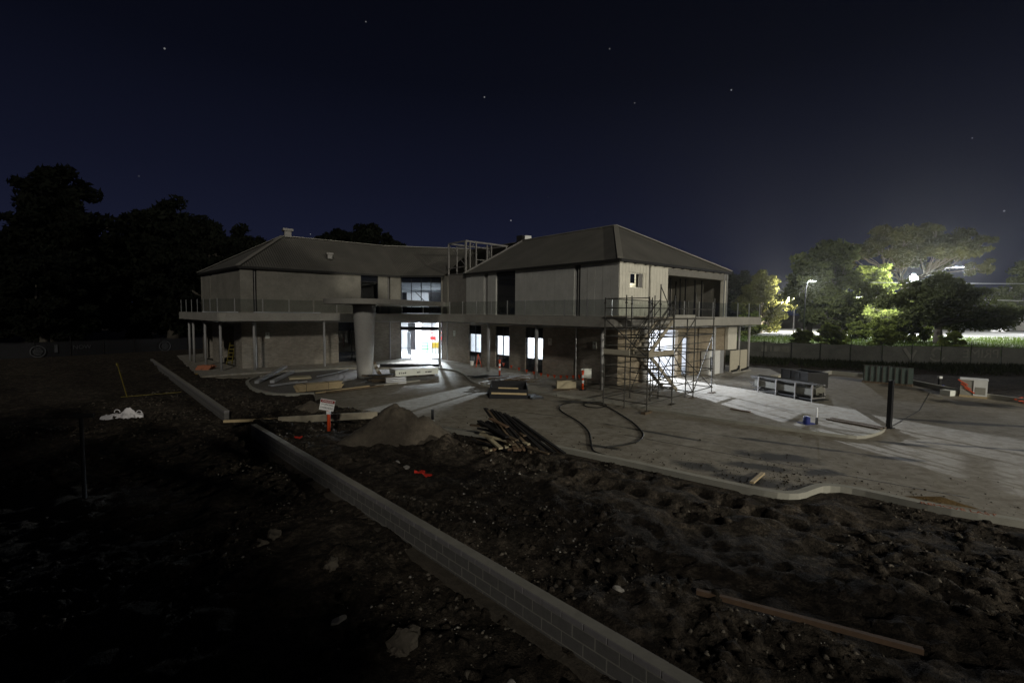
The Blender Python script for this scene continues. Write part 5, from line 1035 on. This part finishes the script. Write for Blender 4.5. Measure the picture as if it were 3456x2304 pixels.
# unseen trees added behind and beside the viewpoint to shade the left foreground
GB = 'trees behind the viewpoint'
for (src,x,y,a,s,lab) in ((l2,-4.5,-9,1.5,.78,'unseen tree added behind the viewpoint to shade the left soil'),(l2,-10,-5.5,5.1,.7,'unseen low tree added behind the viewpoint to close a gap in the shade'),(l2,-15,-8,2.9,.86,'second unseen shade tree added further along behind the viewpoint'),(lt,-26,-10,.4,.8,'tall unseen tree added behind the viewpoint to shade the corner'),(l2,-36,2,4.4,.95,'unseen tree added beside the viewpoint to shade the left boundary'),(ut,24.5,-6.6,1.0,.70,'unseen flat topped tree assumed outside the right edge to sift the assumed lamplight')): copy_tree(src, (x,y,0), a, lab, GB, s)  # the last tree is assumed, to break up the assumed lamp's light
# grass and weeds
def blades(name, label, n, seed, gen, hmin, hmax, mat, zb):
    rg = np.random.default_rng(seed); p = gen(rg, n); h = rg.uniform(hmin,hmax,n); a = rg.uniform(0,6.28,n); w = h*.10; l = rg.normal(0,.28,(n,2))*h[:,None]
    dx, dy = np.cos(a)*w, np.sin(a)*w; z = np.full(n, zb) if not callable(zb) else zb(p[:,0],p[:,1])
    V = np.stack([np.stack([p[:,0]-dx,p[:,1]-dy,z],-1),np.stack([p[:,0]+dx,p[:,1]+dy,z],-1),np.stack([p[:,0]+l[:,0],p[:,1]+l[:,1],z+h],-1)],1).reshape(-1,3)
    o = bpy.data.objects.new(name, mesh_np(name, V, np.arange(n*3).reshape(n,3), mat)); COL.objects.link(o); return tag(o, label, 'grass', kind='stuff')
def g_verge(rg, n):
    x = rg.uniform(24,120,n*2); y = rg.uniform(50,96,n*2); k = (x/y > .40)&(x/y < 1.15)&(y > 45)&(y < 92-.10*(x-44))&(fbm(x*.22,y*.22,3) > -.06+.2*rg.random(n*2)); return np.stack([x,y],-1)[k][:n] if k.sum() >= n else np.stack([x,y],-1)[:n]
blades('grass', 'rough lamplit grass on the verge beyond the fence', 42000, 3, g_verge, .15, .5, M['grass'], .08)
FR_ = [(21.5,50.0),(27.5,46.2),(34.4,42.9),(46,41.3),(62,39.6)]
fat, fl = along(FR_)
def g_weed(rg, n):
    s = rg.uniform(0,fl,n); o = -rg.uniform(.3,7.5,n)*rg.random(n)**.6; out = []
    for a, b in zip(s,o): q,_ = fat(a,b); out.append((q.x,q.y))
    return np.array(out)
blades('weeds', 'dark weeds along the near side of the site fence', 14000, 7, g_weed, .12, .5, M['weed'], lambda x,y: gheight(x,y))
# ------------------------------------------------------------------ site fences with printed banners
def fence(pts, label, span, h, bm_, zoff=-.06, letters=None):
    at, L = along(pts); n = int(L/span); t = thing('site_fence', label, 'fence', (pts[0][0],pts[0][1],zoff)); rr = random.Random(n); pmf = MB().tube((0,0,-.1),(0,0,h+.12),.03,7).mesh('fence_post', M['bin'])
    for i in range(n+1):
        q, a = at(i*span); inst('fence_post', pmf, t, (q.x,q.y,zoff), (0,0,a), scale=(1,1,1.0+(.22 if i % 4 == 1 else 0)))
        if i < n:
            q2,_ = at((i+1)*span); u = math.atan2(q2.y-q.y,q2.x-q.x); l = (q2-q).length; ns = 10; mb = MB(); sg = rr.uniform(.02,.10)
            for k in range(ns+1):
                x = .03+(l-.06)*k/ns; sag = sg*math.sin(math.pi*k/ns); y = .05+.008*math.sin(k*1.1+i)
                mb.v += [(x,y,.12),(x,y,h-.02-sag),(x,y+.008,.12),(x,y+.008,h-.02-sag)]
                if k: b = (k-1)*4; mb.f += [(b,b+4,b+5,b+1),(b+2,b+3,b+7,b+6),(b+1,b+5,b+7,b+3),(b,b+2,b+6,b+4)]
            mb.local('banner', bm_, t, (q.x,q.y,zoff), u); MB().path([(0,0,h),(l/2,0,h-.01),(l,0,h)],.016,5).local('top_rail', M['bin'], t, (q.x,q.y,zoff), u)
    return t, at, L
fr_t, fr_at, fr_L = fence(FR_, 'dark mesh site fence with grey printed banners in front of the grass', 2.4, 1.75, M['banner'])
def banner_text(t, at, px_s, body, size, z, mat, mirror):
    q, a = at(px_s, .03); text(body, size, mat, t, (q.x,q.y,z), (R(90),0,a), mirror=mirror, extrude=.004)
# ------------------------------------------------------------------ banner printing (seen from behind, so mirrored)
banner_text(fr_t, fr_at, 22.4, 'PRIME', 1.1, 1.05, M['banner2'], True)
q, a = fr_at(18.9, .03); MB().path([(.42*math.cos(k),0,.42*math.sin(k)) for k in np.linspace(.6,4.2,14)], .10, 5).local('banner_logo', M['banner2'], fr_t, (q.x,q.y,1.1), a).scale = (1,.05,1); MB().path([(.62*math.cos(k),0,.5*math.sin(k)) for k in np.linspace(3.6,6.0,12)], .07, 5).local('banner_logo', M['banner2'], fr_t, (q.x,q.y,.85), a).scale = (1,.05,1)
q, a = fr_at(16.9, .03); MB().beam((-.75,0,.45),(-.1,0,-.5),.02,.28).beam((-.1,0,-.5),(.25,0,.3),.02,.2).local('banner_logo', M['banner2'], fr_t, (q.x,q.y,1.0), a)
q, a = fr_at(6.3, .03)
for i,(x,w_,h_) in enumerate(((-1.5,.5,.9),(-.9,.12,.8),(-.6,.12,.8),(-.3,.5,.8),(.35,.7,.85))): MB().rbox((x,0,1.0),(w_,.012,h_*.7)).local('banner_print', M['banner2'], fr_t, (q.x,q.y,0), a)
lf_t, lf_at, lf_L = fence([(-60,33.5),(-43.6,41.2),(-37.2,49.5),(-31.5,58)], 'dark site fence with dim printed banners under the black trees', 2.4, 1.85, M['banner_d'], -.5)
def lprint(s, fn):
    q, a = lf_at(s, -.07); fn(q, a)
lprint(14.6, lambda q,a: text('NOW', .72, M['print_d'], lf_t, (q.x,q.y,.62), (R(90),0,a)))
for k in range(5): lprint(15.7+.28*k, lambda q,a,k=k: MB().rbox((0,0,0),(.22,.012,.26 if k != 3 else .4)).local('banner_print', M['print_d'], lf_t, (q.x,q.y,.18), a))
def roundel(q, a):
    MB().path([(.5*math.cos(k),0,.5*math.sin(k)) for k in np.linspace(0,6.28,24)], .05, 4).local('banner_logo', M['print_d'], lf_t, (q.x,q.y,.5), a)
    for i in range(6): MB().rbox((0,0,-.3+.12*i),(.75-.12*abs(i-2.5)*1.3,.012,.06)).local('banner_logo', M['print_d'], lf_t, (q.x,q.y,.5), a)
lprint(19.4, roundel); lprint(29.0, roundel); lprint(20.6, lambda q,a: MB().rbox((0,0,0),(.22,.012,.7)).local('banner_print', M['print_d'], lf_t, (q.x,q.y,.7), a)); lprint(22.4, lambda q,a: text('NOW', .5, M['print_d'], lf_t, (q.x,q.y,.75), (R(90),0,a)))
# ------------------------------------------------------------------ street lamps (each carries its own light)
def lamp(label, base, h, arm, watts, lens='lens', col=(.95,.97,1.0), size=(.7,.35,.08), group='lit street lamps', ang=0.0, soft=.25, aim=None):
    x,y,z = base; t = thing('street_lamp', label, 'street lamp', base, group); dx,dy = math.cos(ang),math.sin(ang)
    pts = [(x,y,z),(x,y,z+h*.8),(x+dx*arm*.08,y+dy*arm*.08,z+h*.9),(x+dx*arm*.35,y+dy*arm*.35,z+h*.985),(x+dx*arm*.7,y+dy*arm*.7,z+h),(x+dx*arm,y+dy*arm,z+h)]
    MB().path(pts,[.12,.09,.075,.06,.05,.045],9).build('pole', M['lampm'], t, smooth=True); hx,hy,hz = x+dx*(arm+.3),y+dy*(arm+.3),z+h
    MB().rbox((hx,hy,hz+.06),(size[0],size[1],.14),ang).build('head', M['lampm'], t); MB().rbox((hx,hy,hz-.04),(size[0]*.9,size[1]*.9,size[2]),ang).build('lens', M[lens], t)
    if aim: spot_light('lamp_light', (hx,hy,hz-.35), aim, watts, 47, col, soft, t, .62)
    elif watts: point_light('lamp_light', (hx,hy,hz-.35), watts, col, soft, t)
    return t
# floodlight on a short leaning bracket, the brightest thing in the picture
flt = thing('flood_light', 'glaring white floodlight cluster on a pole in front of the tall gum', 'floodlight', (90.5,104,0)); MB().path([(90.5,104,0),(90.5,104,9.0),(90.3,104,10.6),(88.3,104,12.4)],[.14,.11,.09,.07],8).build('pole', M['lampm'], flt)
for i,(dx,dz) in enumerate(((-.55,0),(.55,0),(0,.55),(0,-.55))): MB().rbox((88.2+dx,104,12.7+dz),(.8,.25,.75),.2,-.3).build('head', M['lampm'], flt); MB().rbox((88.2+dx,103.83,12.68+dz),(.7,.03,.65),.2,-.3).build('lens', M['flood'], flt)
point_light('flood_beam', (88.0,103.0,12.4), 64000, (.97,1.0,.93), .5, flt)
lamp('tall curved arm street lamp above the low wide tree', (79.5,88.5,0), 13.6, 4.6, 22000, ang=0.1)
lamp('street lamp shining through the big dense tree', (46.6,75,0), 9.8, 1.0, 12000, ang=.2)
lamp('street lamp glowing low between the dark trees', (70.5,97,0), 8.2, .8, 18000, ang=.2)
lamp('small lamp just under the floodlight', (84.2,101,0), 9.9, .5, 900, ang=.1, size=(.5,.3,.08))
lamp('assumed lamp hidden behind the big dense tree lighting the pale tree', (66.5,111,0), 8.5, .8, 80000, ang=2.9, col=(1.0,.95,.82))  # not in view, assumed as the source of the glow on the pale tree
lamp('distant small lamp between the leafy trees', (87,120,0), 9.0, .6, 600, ang=.2, size=(.5,.3,.08))
lamp('unseen street lamp added outside the right edge to brighten the road', (132,104,0), 11.0, 2.5, 34000, ang=2.2)  # out of view, added to brighten the road
lamp('unseen street lamp assumed outside the right edge to light the site from the right', (47,-23,0), 14.0, 2.5, 56000, ang=2.4, col=(1.0,.95,.80), aim=(8,28,3))  # out of view, assumed; lights the site from the right
# overhead wires
wi = thing('power_lines', 'two overhead wires crossing behind the low wide tree to the right', 'wires', (84,90,0))
for (z0,z1,y0) in ((10.9,13.6,92),(8.2,8.7,90)):
    MB().path([(60+12*k, y0+.4*k, z0+(z1-z0)*k/10-1.0*math.sin(math.pi*k/10)) for k in range(11)], .05, 5).build('wire', M['galv'], wi)
# house at the right edge
hs = thing('house', 'dark roofed house with a white porch at the right edge', 'house', (165,150,0))
MB().bx(154,192,150,162,0,6.4).build('wall', M['housew'], hs)
MB().add([(152,148.5,6.4),(194,148.5,6.4),(194,163.5,6.4),(152,163.5,6.4),(160,156,12),(186,156,12)],[(0,1,5,4),(1,2,5),(2,3,4,5),(3,0,4),(3,2,1,0)]).build('roof', M['tiles'], hs); MB().rbox((163,153,11.4),(1.8,1.8,5.0)).build('chimney', M['housew'], hs)
MB().bx(160.5,169,142.5,149.9,0,4.4).build('porch', M['white2'], hs); MB().add([(160,142,4.4),(169.6,142,4.4),(169.6,150,4.4),(160,150,4.4),(164.8,142,7.2),(164.8,150,7.2)],[(0,1,4),(1,2,5,4),(2,3,5),(3,0,4,5),(3,2,1,0)]).build('porch_roof', M['white2'], hs)
for x in (155.5,158): MB().bx(x,x+1.6,149.92,149.98,1.8,4.4).build('window', M['dglass'], hs)
MB().bx(162,163.6,142.42,142.48,1.2,3.4).build('window', M['dglass'], hs)
gw = thing('garden_wall', 'low white wall glaring beside the road in front of the house', 'wall', (139,134,.1)); MB().bx(137.3,140.9,134,134.3,.1,1.4).build('panel', M['white2'], gw)
for x in (137.0,140.8): MB().bx(x,x+.4,133.95,134.35,.1,1.6).build('pier', M['white2'], gw)
# ------------------------------------------------------------------ thin haze volume added so the lamps get a glow
hz = MB().bx(-260,320,-60,300,-2.5,36).build('haze', None); hz['kind'] = 'stuff'; tag(hz, 'thin haze added over the site for the glow round the lamps', 'haze')
hm = bpy.data.materials.new('glow_haze'); hm.use_nodes = True; hm.node_tree.nodes.clear()
_vo = hm.node_tree.nodes.new('ShaderNodeOutputMaterial'); _pv = hm.node_tree.nodes.new('ShaderNodeVolumePrincipled'); _pv.inputs['Color'].default_value = (.9,.93,.9,1); _pv.inputs['Density'].default_value = .00011; _pv.inputs['Anisotropy'].default_value = .72
hm.node_tree.links.new(_pv.outputs[0], _vo.inputs['Volume']); hz.data.materials.append(hm)
SC.cycles.volume_bounces = 0
